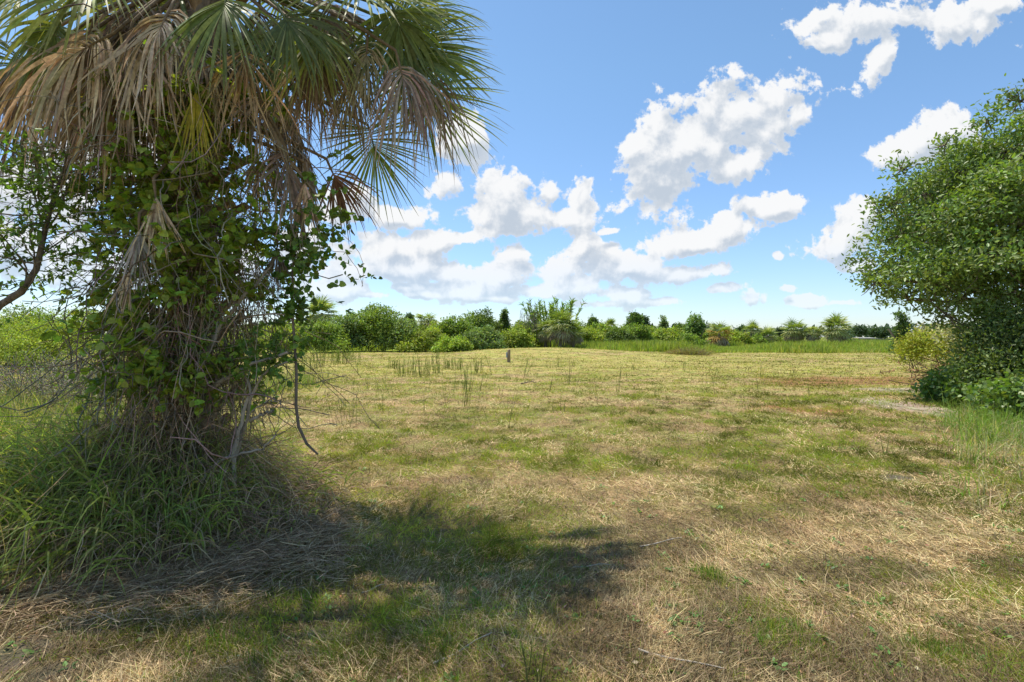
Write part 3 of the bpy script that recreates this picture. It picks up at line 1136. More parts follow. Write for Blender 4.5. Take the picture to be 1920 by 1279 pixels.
# yellow hanging one
frond(at(366, 130, 4.0), img(.08, -1, .1), (0, -1, .1), .72, 18, 22, .3, 'green', col=[.42, .36, .04], wseg=.02, src=at(340, 0, 4.4))
# dead ones that hang
D1 = [0.60, 0.47, 0.31]
D2c = [0.48, 0.34, 0.20]
RB = [0.27, 0.145, 0.075]
frond(at(215, 62, 4.1), img(-.75, -.55, .15), (-.1, -1, .5), 1.22, 52, 105, 2.6, 'dead', col=D1, wseg=.06, wig=.10, curlv=.5, name='dead_frond', fp=.8)
frond(at(235, 95, 4.2), img(-.35, -1, .1), (-.1, -1, .3), 1.15, 40, 45, 1.2, 'dead', col=D2c, wseg=.055, wig=.08, name='dead_frond', fp=.8)
frond(at(325, 5, 3.9), img(-.1, -.8, .3), (0, -1, .5), 1.05, 40, 85, 2.4, 'dead', col=D1, wseg=.055, wig=.16, curlv=.6, name='dead_frond', fp=.8)
frond(at(300, 60, 4.2), img(-.15, -1, .1), (0, -1, .3), 1.0, 30, 45, 1.4, 'dead', col=D2c, wseg=.05, wig=.12, curlv=.5, name='dead_frond')
frond(at(742, 95, 4.2), img(.25, -.9, .2), (0, -1, .4), 1.02, 52, 75, 2.4, 'dead', col=[.36, .28, .22], wseg=.045, wig=.10, curlv=.4, name='dead_frond', fp=.7)
frond(at(690, 60, 4.3), img(0, -.9, .2), (0, -1, .4), .9, 40, 70, 2.2, 'dead', col=[.40, .34, .2], wseg=.04, wig=.10, curlv=.4, name='dead_frond', fp=.7)
frond(at(612, 298, 4.55), img(.4, -.9, 0), (0, -1, .2), .68, 36, 50, .8, 'dead', col=RB, wseg=.045, wig=.06, name='dead_frond', src=axis_at(3.6))
frond(at(572, 305, 4.4), img(0, -1, .05), (0, -1, .2), .68, 26, 24, .7, 'dead', col=D1, wseg=.05, wig=.06, name='dead_frond', src=axis_at(3.5))
frond(at(288, 335, 4.0), img(.15, -1, .05), (0, -1, .1), .58, 30, 26, .3, 'dead', col=D1, wseg=.045, wig=.05, name='dead_frond', src=axis_at(3.4))
frond(at(262, 400, 4.0), img(-.02, -1, .05), (0, -1, .1), .52, 20, 14, .3, 'dead', col=[.45, .41, .36], wseg=.05, wig=.05, name='dead_frond', src=axis_at(3.0))
frond(at(520, 440, 4.5), img(.02, -1, .05), (0, -1, .1), .5, 24, 24, .3, 'dead', col=[.24, .2, .17], wseg=.03, wig=.06, name='dead_frond', src=axis_at(2.6))
frond(at(250, 480, 4.1), img(-.2, -1, .05), (0, -1, .1), .5, 20, 20, .3, 'dead', col=D1, wseg=.035, wig=.08, name='dead_frond', src=axis_at(2.8))
frond(at(455, 60, 4.1), img(.1, -1, .1), (0, -1, .3), .9, 30, 60, 1.6, 'dead', col=D2c, wseg=.04, wig=.14, curlv=.5, name='dead_frond')
frond(at(560, 90, 4.3), img(.3, -1, .1), (0, -1, .3), .85, 30, 60, 1.6, 'dead', col=D2c, wseg=.035, wig=.14, curlv=.5, name='dead_frond')
frond(at(120, 70, 4.5), img(-.5, -1, .1), (0, -1, .3), 1.15, 44, 70, 2.0, 'dead', col=D2c, wseg=.055, wig=.14, curlv=.6, name='dead_frond', fp=.8)
frond(at(390, 60, 4.3), img(0, -1, .2), (0, -1, .3), .95, 40, 70, 1.8, 'dead', col=D1, wseg=.045, wig=.16, curlv=.6, name='dead_frond', fp=.8)
frond(at(650, 120, 4.6), img(.1, -1, .0), (0, -1, .3), .95, 40, 70, 1.8, 'dead', col=[.36, .30, .2], wseg=.04, wig=.12, curlv=.5, name='dead_frond', fp=.8)
frond(at(800, 110, 4.6), img(.3, -1, .0), (0, -1, .3), 1.0, 40, 60, 1.8, 'dead', col=[.38, .30, .23], wseg=.04, wig=.12, curlv=.5, name='dead_frond', fp=.8)
frond(at(560, 40, 4.9), img(.3, -.9, .0), (0, -1, .4), 1.0, 44, 100, .8, 'green')
frond(at(770, 60, 4.9), img(.8, -.7, .0), (0, -1, .4), .85, 44, 100, .4, 'green', wseg=.03)
frond(at(300, -20, 4.6), img(-.1, -.9, .0), (0, -1, .4), 1.0, 44, 100, 1.0, 'green', col=YG)
frond(at(160, 150, 5.0), img(-.3, -1, 0), (0, -1, .3), .95, 34, 60, 1.4, 'dead', col=[.22, .17, .13], wseg=.045, wig=.1, name='dead_frond')
frond(at(50, 160, 5.0), img(-.1, -1, 0), (0, -1, .3), .95, 34, 60, 1.4, 'dead', col=[.20, .16, .12], wseg=.045, wig=.1, name='dead_frond')
for q in range(20):
    px_ = 110 + 650 * (q + .5) / 20 + rng.normal() * 20
    dead_ = q % 3 != 0
    frond(at(px_, rng.uniform(-30, 90), rng.uniform(4.15, 5.3)), img((px_ - 420) / 900, -1, .1), (0, -1, .3), rng.uniform(.7, 1.0), 34, 65 if dead_ else 85,
          2.0 if dead_ else 1.3, 'dead' if dead_ else 'green', col=([.40, .32, .23] if q % 2 else [.30, .22, .15]) if dead_ else (YG if q % 2 else None),
          wseg=.048, wig=.13 if dead_ else .05, curlv=.5, name='dead_frond' if dead_ else 'fan_leaf', fp=.9 if dead_ else 1.4)
for px_, py_, d_y, R_, c_ in [(110, 20, 4.6, 1.15, [.42, .35, .27]), (170, 60, 4.3, 1.2, [.50, .42, .32]), (250, 40, 4.1, 1.1, [.46, .37, .27]), (300, 90, 4.5, 1.0, [.36, .26, .17]), (60, 80, 4.9, 1.0, [.28, .2, .14]), (200, 120, 4.8, .95, [.33, .25, .18]), (350, 110, 4.6, .9, [.33, .24, .16])]:
    frond(at(px_, py_, d_y), img(-.15 + rng.normal() * .1, -1, .08), (rng.normal() * .2, -1, .2), R_, 40, 50, 1.2, 'dead', col=c_, wseg=.06, wig=.12, curlv=.45, name='dead_frond', fp=.9)
# the rest of the skirt, behind and around
for q in range(15):
    a = -0.4 + q * (math.pi + .8) / 14 + rng.normal() * .1
    zz = rng.uniform(3.4, 4.5)
    ax_ = axis_at(zz)
    out = np.array([math.cos(a), math.sin(a), 0])
    h_ = ax_ + out * rng.uniform(.55, .95) + np.array([0, 0, -.05])
    frond(h_, out * .25 + np.array([0, 0, -1]), out + np.array([0, 0, .3]), rng.uniform(.7, 1.05), 30, 60, 1.0, 'dead', col=[.33, .26, .19], wseg=.055, wig=.1, name='dead_frond', src=axis_at(min(4.6, zz + .3)))
# living crown above
for q in range(11):
    a = q * 2.4
    e = math.radians(12 + 68 * (q / 11))
    out = np.array([math.cos(a) * math.cos(e), math.sin(a) * math.cos(e), math.sin(e)])
    if out[1] < -.55 and e < .5:
        continue
    h_ = HEAD + out * rng.uniform(.9, 1.15) + np.array([0, 0, .15])
    frond(h_, out + np.array([0, 0, -.25]), np.array([0, 0, 1]) + out * -.3, rng.uniform(.95, 1.15), 40, 130, .7, 'green')

# ------------------------------------------------------------------ vines over the palm
vine = thing('climbing_vine', 'leafy green vine climbing and hanging over the palm trunk', 'vine', (-2.9, 4.35, 0))


def around(n, z0, z1, r0, r1, front=.75):
    z = rng.uniform(z0, z1, n)
    a = np.where(rng.random(n) < front, rng.uniform(-math.pi * 1.0, 0.0, n), rng.uniform(-math.pi, math.pi, n))
    r = rng.uniform(r0, r1, n)
    t = np.clip(z / HEAD[2], 0, 1)[:, None]
    c = BASE + (HEAD - BASE) * t
    return np.stack([c[:, 0] + np.cos(a) * r, c[:, 1] + np.sin(a) * r * .8, z], 1), a


parts = []
P, a = around(300, 1.3, 4.3, .25, .75)
parts.append(tubes(rand_curve(P, np.stack([rng.normal(size=300) * .5, rng.normal(size=300) * .3, -np.ones(300)], 1), rng.uniform(.6, 1.8, 300), 12, .5, .28),
                   rng.uniform(.0025, .006, (300, 1)) * np.ones((300, 12)), jitter([.34, .29, .22], 300), 4))
P, a = around(700, .8, 4.0, .2, .85)
parts.append(tubes(rand_curve(P, rdir(700), rng.uniform(.3, 1.0, 700), 10, .4, .38), rng.uniform(.0015, .004, (700, 1)) * np.ones((700, 10)), jitter([.26, .2, .14], 700), 3))
P, a = around(520, 1.3, 2.7, .25, .62, .85)
parts.append(tubes(rand_curve(P, np.stack([rng.normal(size=520) * .22, rng.normal(size=520) * .15, -np.ones(520)], 1), rng.uniform(.5, 1.3, 520), 10, .5, .14),
                   rng.uniform(.002, .0045, (520, 1)) * np.ones((520, 10)), jitter([.42, .34, .23], 520), 3))
V, F, C = join(parts)
mesh_obj('stem', V, F, M_STRAW, vine, C=C)
# leaf sprays
sp, a = around(980, 1.15, 3.8, .30, .84, .88)
dens = vnoise(sp[:, 0] * 2.2 + 9, sp[:, 2] * 2.2)
sp = sp[dens > .36]
cv_ = rand_curve(sp, np.stack([rng.normal(size=len(sp)), -np.abs(rng.normal(size=len(sp))), -rng.random(len(sp))], 1), rng.uniform(.15, .45, len(sp)), 6, .4, .3)
V1, F1, C1 = twig_leaves(cv_, 9, .062, LEAF_R, [.27, .35, .06], .6)
VINE = [(V1, F1, C1)]
sp, a = around(420, 1.1, 3.3, .3, .9, .8)
cv_ = rand_curve(sp, rdir(len(sp)), rng.uniform(.15, .4, len(sp)), 6, .3, .3)
V1, F1, C1 = twig_leaves(cv_, 8, .05, LEAF_E, [.26, .34, .09], .4)
VINE2 = (V1, F1, C1)
# sprays that hang near the right side
k = 90
P = at(600, 420, 4.35) + rng.normal(size=(k, 3)) * np.array([.16, .12, .34]) + np.array([-.06, 0, -.1])
cv_ = rand_curve(P, rdir(k), rng.uniform(.12, .35, k), 6, .5, .3)
V1, F1, C1 = twig_leaves(cv_, 7, .05, LEAF_R, [.14, .22, .05], .4)
VINE.append((V1, F1, C1))
V1, F1, C1 = join(VINE)
mesh_obj('round_leaves', V1, F1, M_LEAF, vine, C=C1)
mesh_obj('narrow_leaves', *VINE2[:2], M_LEAF, vine, C=VINE2[2])

# thin hanging stem with its curled end
hv = thing('hanging_vine', 'thin bare vine stem hanging in front of the field with a curled end', 'vine', at(592, 850, 4.35) * np.array([1, 1, 0]))
pp = np.array([at(x, y, d) for x, y, d in ((596, 852, 4.3), (575, 832, 4.32), (560, 800, 4.34), (555, 760, 4.35), (556, 700, 4.36), (553, 650, 4.38), (549, 600, 4.4), (550, 555, 4.4), (548, 510, 4.42), (556, 460, 4.45), (540, 420, 4.5))])
V, F, C = tubes(pp[None], np.array([[.008, .012, .013, .013, .012, .012, .011, .010, .009, .007, .005]]), sides=7)
mesh_obj('stem', V, F, M_TWIG, hv)
k = 46
tt = rng.uniform(.55, 1, (1, k))
P, T = on_curve(pp[None], tt)
cv_ = rand_curve(P[0], rdir(k) * np.array([1, .6, .7]), rng.uniform(.1, .36, k), 6, .1, .25)
V, F, C = tubes(cv_, np.linspace(.004, .0015, 6)[None] * np.ones((k, 1)), sides=4)
mesh_obj('twig', V, F, M_TWIG, hv)
V, F, C = twig_leaves(cv_, 12, .052, LEAF_R, [.12, .20, .045], .5)
mesh_obj('foliage', V, F, M_LEAF, hv, C=C)

# woody branches leaning out of the mound to the right
wb = thing('woody_shrub', 'grey bare-limbed shrub leaning right from the foot of the palm', 'shrub', (-2.55, 4.5, 0))
BR = [((430, 900, 4.5), (455, 800, 4.45), (475, 730, 4.4), (505, 690, 4.35), (545, 676, 4.3), .018),
      ((350, 745, 4.5), (400, 725, 4.4), (440, 700, 4.35), (475, 680, 4.3), (540, 660, 4.3), .026),
      ((440, 960, 4.4), (438, 860, 4.4), (450, 800, 4.4), (470, 740, 4.4), (450, 690, 4.4), .022),
      ((390, 880, 4.4), (430, 855, 4.3), (470, 848, 4.25), (500, 838, 4.2), (517, 815, 4.2), .014),
      ((470, 790, 4.4), (482, 782, 4.35), (500, 775, 4.3), (507, 772, 4.3), (514, 770, 4.3), .016),
      ((460, 790, 4.4), (480, 765, 4.3), (500, 755, 4.3), (515, 748, 4.3), (525, 758, 4.3), .006),
      ((330, 660, 4.5), (400, 630, 4.5), (440, 600, 4.5), (490, 590, 4.45), (548, 590, 4.4), .014),
      ((370, 720, 4.4), (390, 650, 4.4), (430, 590, 4.4), (470, 540, 4.4), (510, 500, 4.45), .024),
      ((250, 560, 4.3), (215, 620, 4.2), (165, 665, 4.2), (120, 700, 4.2), (105, 740, 4.2), .007)]
cvs = []
for b_ in BR:
    p5 = np.array([at(*q) for q in b_[:5]])
    fine = np.stack([np.interp(np.linspace(0, 4, 14), np.arange(5), p5[:, c]) for c in range(3)], 1)
    fine[1:-1] = (fine[:-2] + fine[1:-1] * 2 + fine[2:]) / 4 + rng.normal(size=(12, 3)) * .008
    cvs.append(fine)
    V, F, C = tubes(fine[None], (b_[5] * np.linspace(1, .45, 14))[None], sides=7)
    mesh_obj('branch', V, F, M_BOOTG, wb)
cvs = np.array(cvs)
k = 9
P, T = on_curve(cvs, rng.uniform(.3, 1, (len(cvs), k)))
P = P.reshape(-1, 3)
cv_ = rand_curve(P, T.reshape(-1, 3) + rdir(len(P)), rng.uniform(.1, .4, len(P)), 7, .1, .25)
V, F, C = tubes(cv_, np.linspace(.004, .0015, 7)[None] * np.ones((len(P), 1)), sides=4)
mesh_obj('twigs', V, F, M_TWIG, wb)
P = at(500, 668, 4.35) + rng.normal(size=(60, 3)) * np.array([.17, .1, .1])
cv_ = rand_curve(P, rdir(60), .2, 5, .2, .3)
V, F, C = twig_leaves(cv_, 9, .045, LEAF_R, [.15, .24, .05], .5)
mesh_obj('foliage', V, F, M_LEAF, wb, C=C)
P = np.array([at(x, y, 4.3) for x, y in rng.uniform([180, 600], [420, 760], (60, 2))])
cv_ = rand_curve(P, rdir(60), .25, 5, .2, .3)
V, F, C = twig_leaves(cv_, 6, .055, LEAF_E, [.15, .24, .05], .5)
mesh_obj('foliage', V, F, M_LEAF, wb, C=C)

# small leafy tree on the far left
lt = thing('small_tree', 'small leafy tree with a curved bare stem at the left edge', 'tree', at(-120, 760, 4.4) * np.array([1, 1, 0]))
pp = np.array([at(x, y, d) for x, y, d in ((-130, 985, 4.35), (-110, 760, 4.35), (-60, 640, 4.3), (0, 572, 4.2), (40, 548, 4.2), (68, 505, 4.2), (85, 430, 4.25), (98, 380, 4.3), (120, 320, 4.4), (150, 270, 4.5))])
V, F, C = tubes(pp[None], np.array([[.045, .04, .034, .028, .026, .023, .019, .015, .012, .007]]), sides=9)
mesh_obj('trunk', V, F, M_TWIG, lt)
k = 26
P, T = on_curve(pp[None], rng.uniform(.35, 1, (1, k)))
lim = rand_curve(P[0], np.stack([rng.normal(size=k) * .9 + .25, rng.normal(size=k) * .5, rng.normal(size=k) * .6 + .1], 1), rng.uniform(.35, .95, k), 9, .15, .18)
V, F, C = tubes(lim, np.linspace(.008, .003, 9)[None] * np.ones((k, 1)), sides=5)
mesh_obj('limb', V, F, M_TWIG, lt)
P, T = on_curve(lim, rng.uniform(.2, 1, (k, 9)))
P = P.reshape(-1, 3)
P2_ = np.array([at(x, y, d) for x, y, d in zip(rng.uniform(20, 240, 170), rng.uniform(290, 590, 170), rng.uniform(4.1, 4.9, 170))])
P = np.concatenate([P, P2_])
cv_ = rand_curve(P, rdir(len(P)) + np.array([-.3, 0, 0]), rng.uniform(.15, .35, len(P)), 6, .2, .22)
V, F, C = tubes(cv_, np.linspace(.0028, .0012, 6)[None] * np.ones((len(P), 1)), sides=3)
mesh_obj('twigs', V, F, M_TWIG, lt)
V, F, C = twig_leaves(cv_, 9, .056, LEAF_E, [.14, .22, .05], .9)
mesh_obj('foliage', V, F, M_LEAF, lt, C=C)

# ------------------------------------------------------------------ broad trees and bushes


def crown_points(lobe, n, shell=.35):
    lobe = np.asarray(lobe, float)       # cx cy cz rx ry rz
    wts = (lobe[:, 3] * lobe[:, 5]) ** .9
    idx = rng.choice(len(lobe), n, p=wts / wts.sum())
    d = rdir(n)
    d[:, 2] = np.where(d[:, 2] < -.3, -d[:, 2], d[:, 2])
    lump = 1 + .16 * np.sin(d[:, 0] * 9 + idx) * np.sin(d[:, 2] * 8 + idx * 2) + .10 * np.sin(d[:, 1] * 17 + d[:, 2] * 13)
    r = (1 - shell * rng.random(n) ** 1.6) * lump
    r *= np.where(rng.random(n) < .10, rng.uniform(1.02, 1.26, n), 1)
    P = lobe[idx, :3] + d * r[:, None] * lobe[idx, 3:6]
    return P, d, idx


def foliage(lobe, n, size, col, tmpl=LEAF_Q, m=5, spread=.35, up=.9):
    """leaf clumps: each twig end carries m leaves"""
    P, d, idx = crown_points(lobe, n)
    P = P[P[:, 2] > .05]
    nn = len(P)
    d = d[:nn]
    idx = idx[:nn]
    PP = np.repeat(P, m, 0) + rng.normal(size=(nn * m, 3)) * size * spread * 1.6
    DD = norm(np.repeat(d, m, 0) * .7 + rdir(nn * m))
    NN = norm(np.repeat(d, m, 0) * .6 + rdir(nn * m) * .75 + np.array([0, 0, up]) * .7)
    X, Y, Z = frames(DD, NN)
    lobec = 1 + .14 * rng.normal(size=len(lobe))
    cl = jitter(np.asarray(col), nn, .16, .06) * lobec[idx][:, None]
    cc = jitter(np.repeat(cl, m, 0), nn * m, .15, .04)
    return inst(tmpl[0], tmpl[1], PP, X, Y, Z, size * rng.uniform(.6, 1.3, nn * m), cc)


def sublobes(lb, k, lo=.28, hi=.5, keep=True, core=.86, flat=.7):
    lb = np.asarray(lb, float)
    idx = rng.choice(len(lb), k, p=(lb[:, 3] ** 1.5) / (lb[:, 3] ** 1.5).sum())
    d = rdir(k)
    r = lb[idx, 3] * rng.uniform(lo, hi, k)
    c = lb[idx, :3] + d * (lb[idx, 3:6] * .80)
    out = np.concatenate([c, np.stack([r, r, r * flat], 1)], 1)
    return np.concatenate([lb * np.array([1, 1, 1, core, core, core]), out]) if keep else out


def make_lobes(cx, cy, w, h, dpt, k, z0=.0):
    """rounded mass w wide and h tall standing on the ground"""
    out = []
    for q in range(k):
        u = rng.uniform(-1, 1)
        top = h * (1 - .45 * abs(u) ** 1.8) * rng.uniform(.88, 1.08)
        r = h * rng.uniform(.20, .34)
        zc = rng.uniform(z0 + r * .7, max(z0 + r, top - r))
        if q % 2:
            zc = top - r
        rw = min(r * rng.uniform(1, 1.4), w * .5)
        out.append((cx + u * (w / 2 - rw * .8), cy + rng.uniform(-1, 1) * dpt * .4, zc, rw, r * 1.15, r))
    out.append((cx, cy, h * .42, w * .36, dpt * .4, h * .42))
    for u in np.linspace(-.75, .75, 5):
        r_ = h * .24
        out.append((cx + u * w / 2, cy - dpt * .25, r_ * .75, max(r_, w * .14), r_, r_))
    return out


def stems(cx, cy, h, w, k, r, mat, parent, name='trunk'):
    P0 = np.stack([cx + rng.normal(size=k) * .12 * w * .3, cy + rng.normal(size=k) * .1, np.full(k, float(height(cx, cy)) - .05)], 1)
    D = np.stack([rng.normal(size=k) * .35, rng.normal(size=k) * .3, np.ones(k)], 1)
    pts = rand_curve(P0, D, h * rng.uniform(.6, .85, k), 8, 0, .10)
    V, F, C = tubes(pts, np.linspace(r, r * .25, 8)[None] * np.ones((k, 1)), sides=7)
    return mesh_obj(name, V, F, mat, parent)


def bush(px, ptop, Y, wpx, col, label, cat='bush', name='bush', n=800, size=None, k=9, group=None, base=None, m=5, tmpl=LEAF_Q, trunk_k=4, tr=.05):
    cx = (px - 960) / FP * Y
    h = CAMZ + (HY - ptop) / FP * Y
    w = wpx / FP * Y
    t = thing(name, label, cat, (cx, Y, float(height(cx, Y))), group)
    size = size or .0042 * Y
    lb = make_lobes(cx, Y, w, h, min(w, 6) * .9, k)
    V, F, C = foliage(sublobes(lb, 3 * k), int(n * 1.25), size, col, tmpl, m)
    mesh_obj('crown', V, F, M_FAR, t, C=C)
    stems(cx, Y, h, w, trunk_k, tr, M_FARTRUNK, t)
    return t


def tree(px, ptop, pbot, Y, wpx, col, label, name='tree', n=700, size=None, k=9, group=None, m=5, tr=.18, cat='tree', shape='round'):
    cx = (px - 960) / FP * Y
    h = CAMZ + (HY - ptop) / FP * Y
    zb = max(.3, CAMZ + (HY - pbot) / FP * Y)
    w = wpx / FP * Y
    t = thing(name, label, cat, (cx, Y, 0), group)
    size = size or .0040 * Y
    lb = []
    for q in range(k):
        v = q / max(1, k - 1)
        if shape == 'cone':
            r = w * .42 * (1 - .75 * v)
            lb.append((cx + rng.normal() * w * .06, Y + rng.normal() * w * .05, zb + (h - zb) * (.12 + .82 * v), r, r, (h - zb) * .12))
        else:
            th = rng.uniform(0, 6.28)
            rr = w * .28 * math.sqrt(rng.random())
            r = w * rng.uniform(.16, .25)
            lb.append((cx + math.cos(th) * rr, Y + math.sin(th) * rr, zb + r * .7 + (h - zb - 1.6 * r) * rng.random() * (1 - rr / w), r, r, r * .8))
    if shape != 'cone':
        lb.append((cx, Y, zb + (h - zb) * .55, w * .3, w * .3, (h - zb) * .42))
    V, F, C = foliage(lb, n, size, col, LEAF_Q, m)
    mesh_obj('crown', V, F, M_FAR, t, C=C)
    stems(cx, Y, h, w, 1 if shape == 'cone' else 2, tr, M_FARTRUNK, t)
    return t


G_MID = [.22, .30, .06]
G_DARK = [.15, .21, .055]
G_YEL = [.29, .35, .065]
G_BLUE = [.21, .28, .10]

# --- the thicket along the far edge, left part
bush(60, 572, 30, 250, G_MID, 'green rounded bush behind the yellowish bushes at the far left', n=3000, k=18)
bush(150, 580, 26, 260, G_YEL, 'yellow-green sunlit bush at the far left behind the palm trunk', n=2200, k=12)
bush(20, 592, 24, 240, G_YEL, 'yellow-green sunlit bush touching the left edge of the view', n=1800, k=12)
bush(290, 585, 34, 220, G_MID, 'green bush mostly hidden behind the palm trunk', n=1500, k=12)
bush(420, 590, 40, 200, G_YEL, 'bright bush just right of the palm trunk in the distance', n=1500, k=12)
bush(520, 600, 48, 110, G_YEL, 'low yellow-green bush left of the distant palm behind the hanging vine', n=1300, k=10)
bush(600, 602, 52, 130, G_MID, 'green bush below the leftmost distant palm', n=1400, k=10)
bush(700, 570, 57, 150, G_MID, 'largest rounded green bush of the thicket with its raised top', n=2800, k=18)
bush(650, 590, 56, 90, G_BLUE, 'grey-green bush on the left flank of the largest bush', n=1400, k=10)
bush(755, 592, 56, 90, G_BLUE, 'dark bush on the right flank of the largest bush', n=1500, k=10)
bush(800, 612, 54, 100, G_YEL, 'yellow-green bush in front of the second distant palm', n=1300, k=10)
bush(848, 628, 46, 72, [.29, .38, .065], 'small bright round bush standing forward on the mown field', n=1300, k=9)
bush(852, 582, 60, 70, G_MID, 'tall leafy bush behind the small bright round bush', n=1500, k=11)
bush(905, 582, 66, 80, G_DARK, 'dark tall bush with a broken top left of the twin-topped tree', n=1400, k=11)
bush(905, 610, 58, 90, G_BLUE, 'grey-green vine-hung bush behind the wooden post', n=1400, k=10)
bush(965, 612, 60, 80, G_YEL, 'bright bush between the wooden post and the palm clump', n=1300, k=10)
bush(980, 598, 64, 60, G_MID, 'narrow green bush left of the feathery cane thicket', n=900, k=8)
bush(1105, 612, 72, 70, G_YEL, 'yellow-green bush right of the palm clump', n=1200, k=10)
bush(1160, 614, 70, 60, G_DARK, 'dark rounded bush at the middle of the far edge', n=1000, k=9)
bush(1200, 612, 74, 60, G_MID, 'mid-green bush right of the dark rounded bush', n=1000, k=9)
bush(1245, 618, 76, 70, G_YEL, 'yellow-green low bush below the narrow pointed tree', n=1000, k=9)
bush(1130, 602, 84, 60, G_MID, 'green bush rising behind the yellow-green one', n=900, k=9)
bush(1290, 624, 78, 60, G_MID, 'low green bush in front of the open leafy tree', n=800, k=8)
bush(1385, 624, 84, 50, G_YEL, 'low yellow bush between the orange palm and its neighbours', n=700, k=8)
bush(1415, 632, 86, 50, G_MID, 'small low bush below the palm pair', n=500, k=7)
bush(1462, 634, 90, 40, G_DARK, 'small dark bush left of the two close palms', n=450, k=7)
bush(1590, 640, 82, 34, G_DARK, 'small dark bush at the foot of the tallest palm', n=400, k=6)
for (px, pt, Y_, w_, c_, lb_) in [
    (560, 606, 62, 90, G_MID, 'green bush rising behind the hanging vine'), (640, 604, 66, 80, G_YEL, 'yellowish bush behind the gap right of the leftmost distant palm'),
    (735, 596, 66, 80, G_MID, 'leafy bush at the back right of the largest bush'), (775, 606, 64, 60, G_MID, 'green bush just left of the half-hidden palm'),
    (825, 598, 70, 60, G_YEL, 'yellow-green bush just right of the half-hidden palm'), (880, 590, 74, 70, G_MID, 'bushy green growth joining the two tall bushes behind the post'),
    (935, 604, 74, 60, G_MID, 'green growth at the foot of the twin-topped tree'), (995, 606, 72, 60, G_YEL, 'sunlit scrub directly left of the palm clump'),
    (1085, 604, 76, 50, G_MID, 'green scrub closing the gap right of the palm clump'), (1140, 610, 84, 70, G_YEL, 'yellowish scrub around the small green palm'),
    (1180, 608, 86, 60, G_MID, 'scrub at the foot of the tallest round dark tree'), (1225, 612, 86, 60, G_MID, 'scrub left of the narrow pointed tree'),
    (1270, 614, 88, 70, G_YEL, 'yellowish scrub right of the narrow pointed tree'), (1325, 618, 92, 60, G_MID, 'green scrub behind the orange palm'),
    (1370, 620, 94, 60, G_YEL, 'yellow-green scrub right of the orange palm')]:
    bush(px, pt, Y_, w_, c_, lb_, n=800, k=8, group='scrub filling the far thicket')
tree(945, 586, 625, 68, 26, G_DARK, 'twin-topped narrow dark tree behind the wooden post', n=700, k=7, shape='cone')
tree(925, 606, 640, 68, 24, G_MID, 'short leafy tree beside the twin-topped tree', n=400, k=6)
tree(1112, 595, 635, 95, 28, G_DARK, 'small round-headed tree just right of the palm clump', n=600)
tree(1190, 587, 630, 105, 36, [.12, .19, .05], 'tallest round dark tree in the middle of the far tree line', n=900)
tree(1207, 594, 630, 112, 20, [.08, .13, .06], 'slim pine touching the round dark tree', n=400, k=6)
tree(1244, 598, 640, 90, 20, G_BLUE, 'narrow pointed grey-green tree', n=500, k=7, shape='cone')
tree(1303, 590, 645, 88, 46, [.17, .26, .08], 'open leafy green tree left of the orange palm', n=1100, k=10)
tree(1275, 607, 640, 120, 34, G_DARK, 'low dark tree behind the gap beside the pointed tree', n=500)
tree(1393, 611, 640, 130, 22, [.085, .135, .06], 'far dark tree between the orange palm and the palm pair', n=400)
tree(1463, 616, 640, 135, 20, [.085, .135, .06], 'far dark tree left of the two close palms', n=350)
tree(768, 590, 610, 90, 16, [.085, .135, .06], 'dark round treetop showing over the largest bush', n=250, k=5)
# pines far to the right
for (px, pt, pb, w, lb_) in ((1610, 612, 630, 30, 'leftmost of the far pines beyond the low shed'), (1641, 618, 632, 16, 'small far pine right of the leftmost pine'),
                             (1660, 616, 636, 24, 'far pine just left of the oak foliage'), (1760, 618, 634, 30, 'far pine seen under the oak branches'),
                             (1800, 612, 634, 34, 'far taller pine under the oak branches'), (1850, 616, 634, 36, 'rightmost far pine behind the oak shrubs'),
                             (1580, 626, 636, 26, 'low far tree left of the pines')):
    tree(px, pt, pb, 190, w, [.08, .125, .065], lb_, 'pine_tree', n=420, k=7, group='pines on the far horizon', cat='pine tree', m=4, tr=.25)
# far low wood
n = 9000
X = rng.uniform(-420, 420, n)
Y = rng.uniform(330, 380, n)
prof_ = 4.0 + 9 * fbm(X * .03, X * 0, 4) + 3 * (X < -80)
Z = rng.random(n) ** .6 * prof_
Xf, Yf, Zf = frames(rdir(n), norm(rdir(n) + [0, -1, 1]))
V, F, C = inst(LEAF_Q[0], LEAF_Q[1], np.stack([X, Y, Z], 1), Xf, Yf, Zf, rng.uniform(2.2, 4.2, n), jitter([.06, .095, .055], n, .2, .05))
tag(mesh_obj('far_woods', V, F, M_FAR, C=C), 'low distant woods along the horizon', 'woods', kind='stuff')


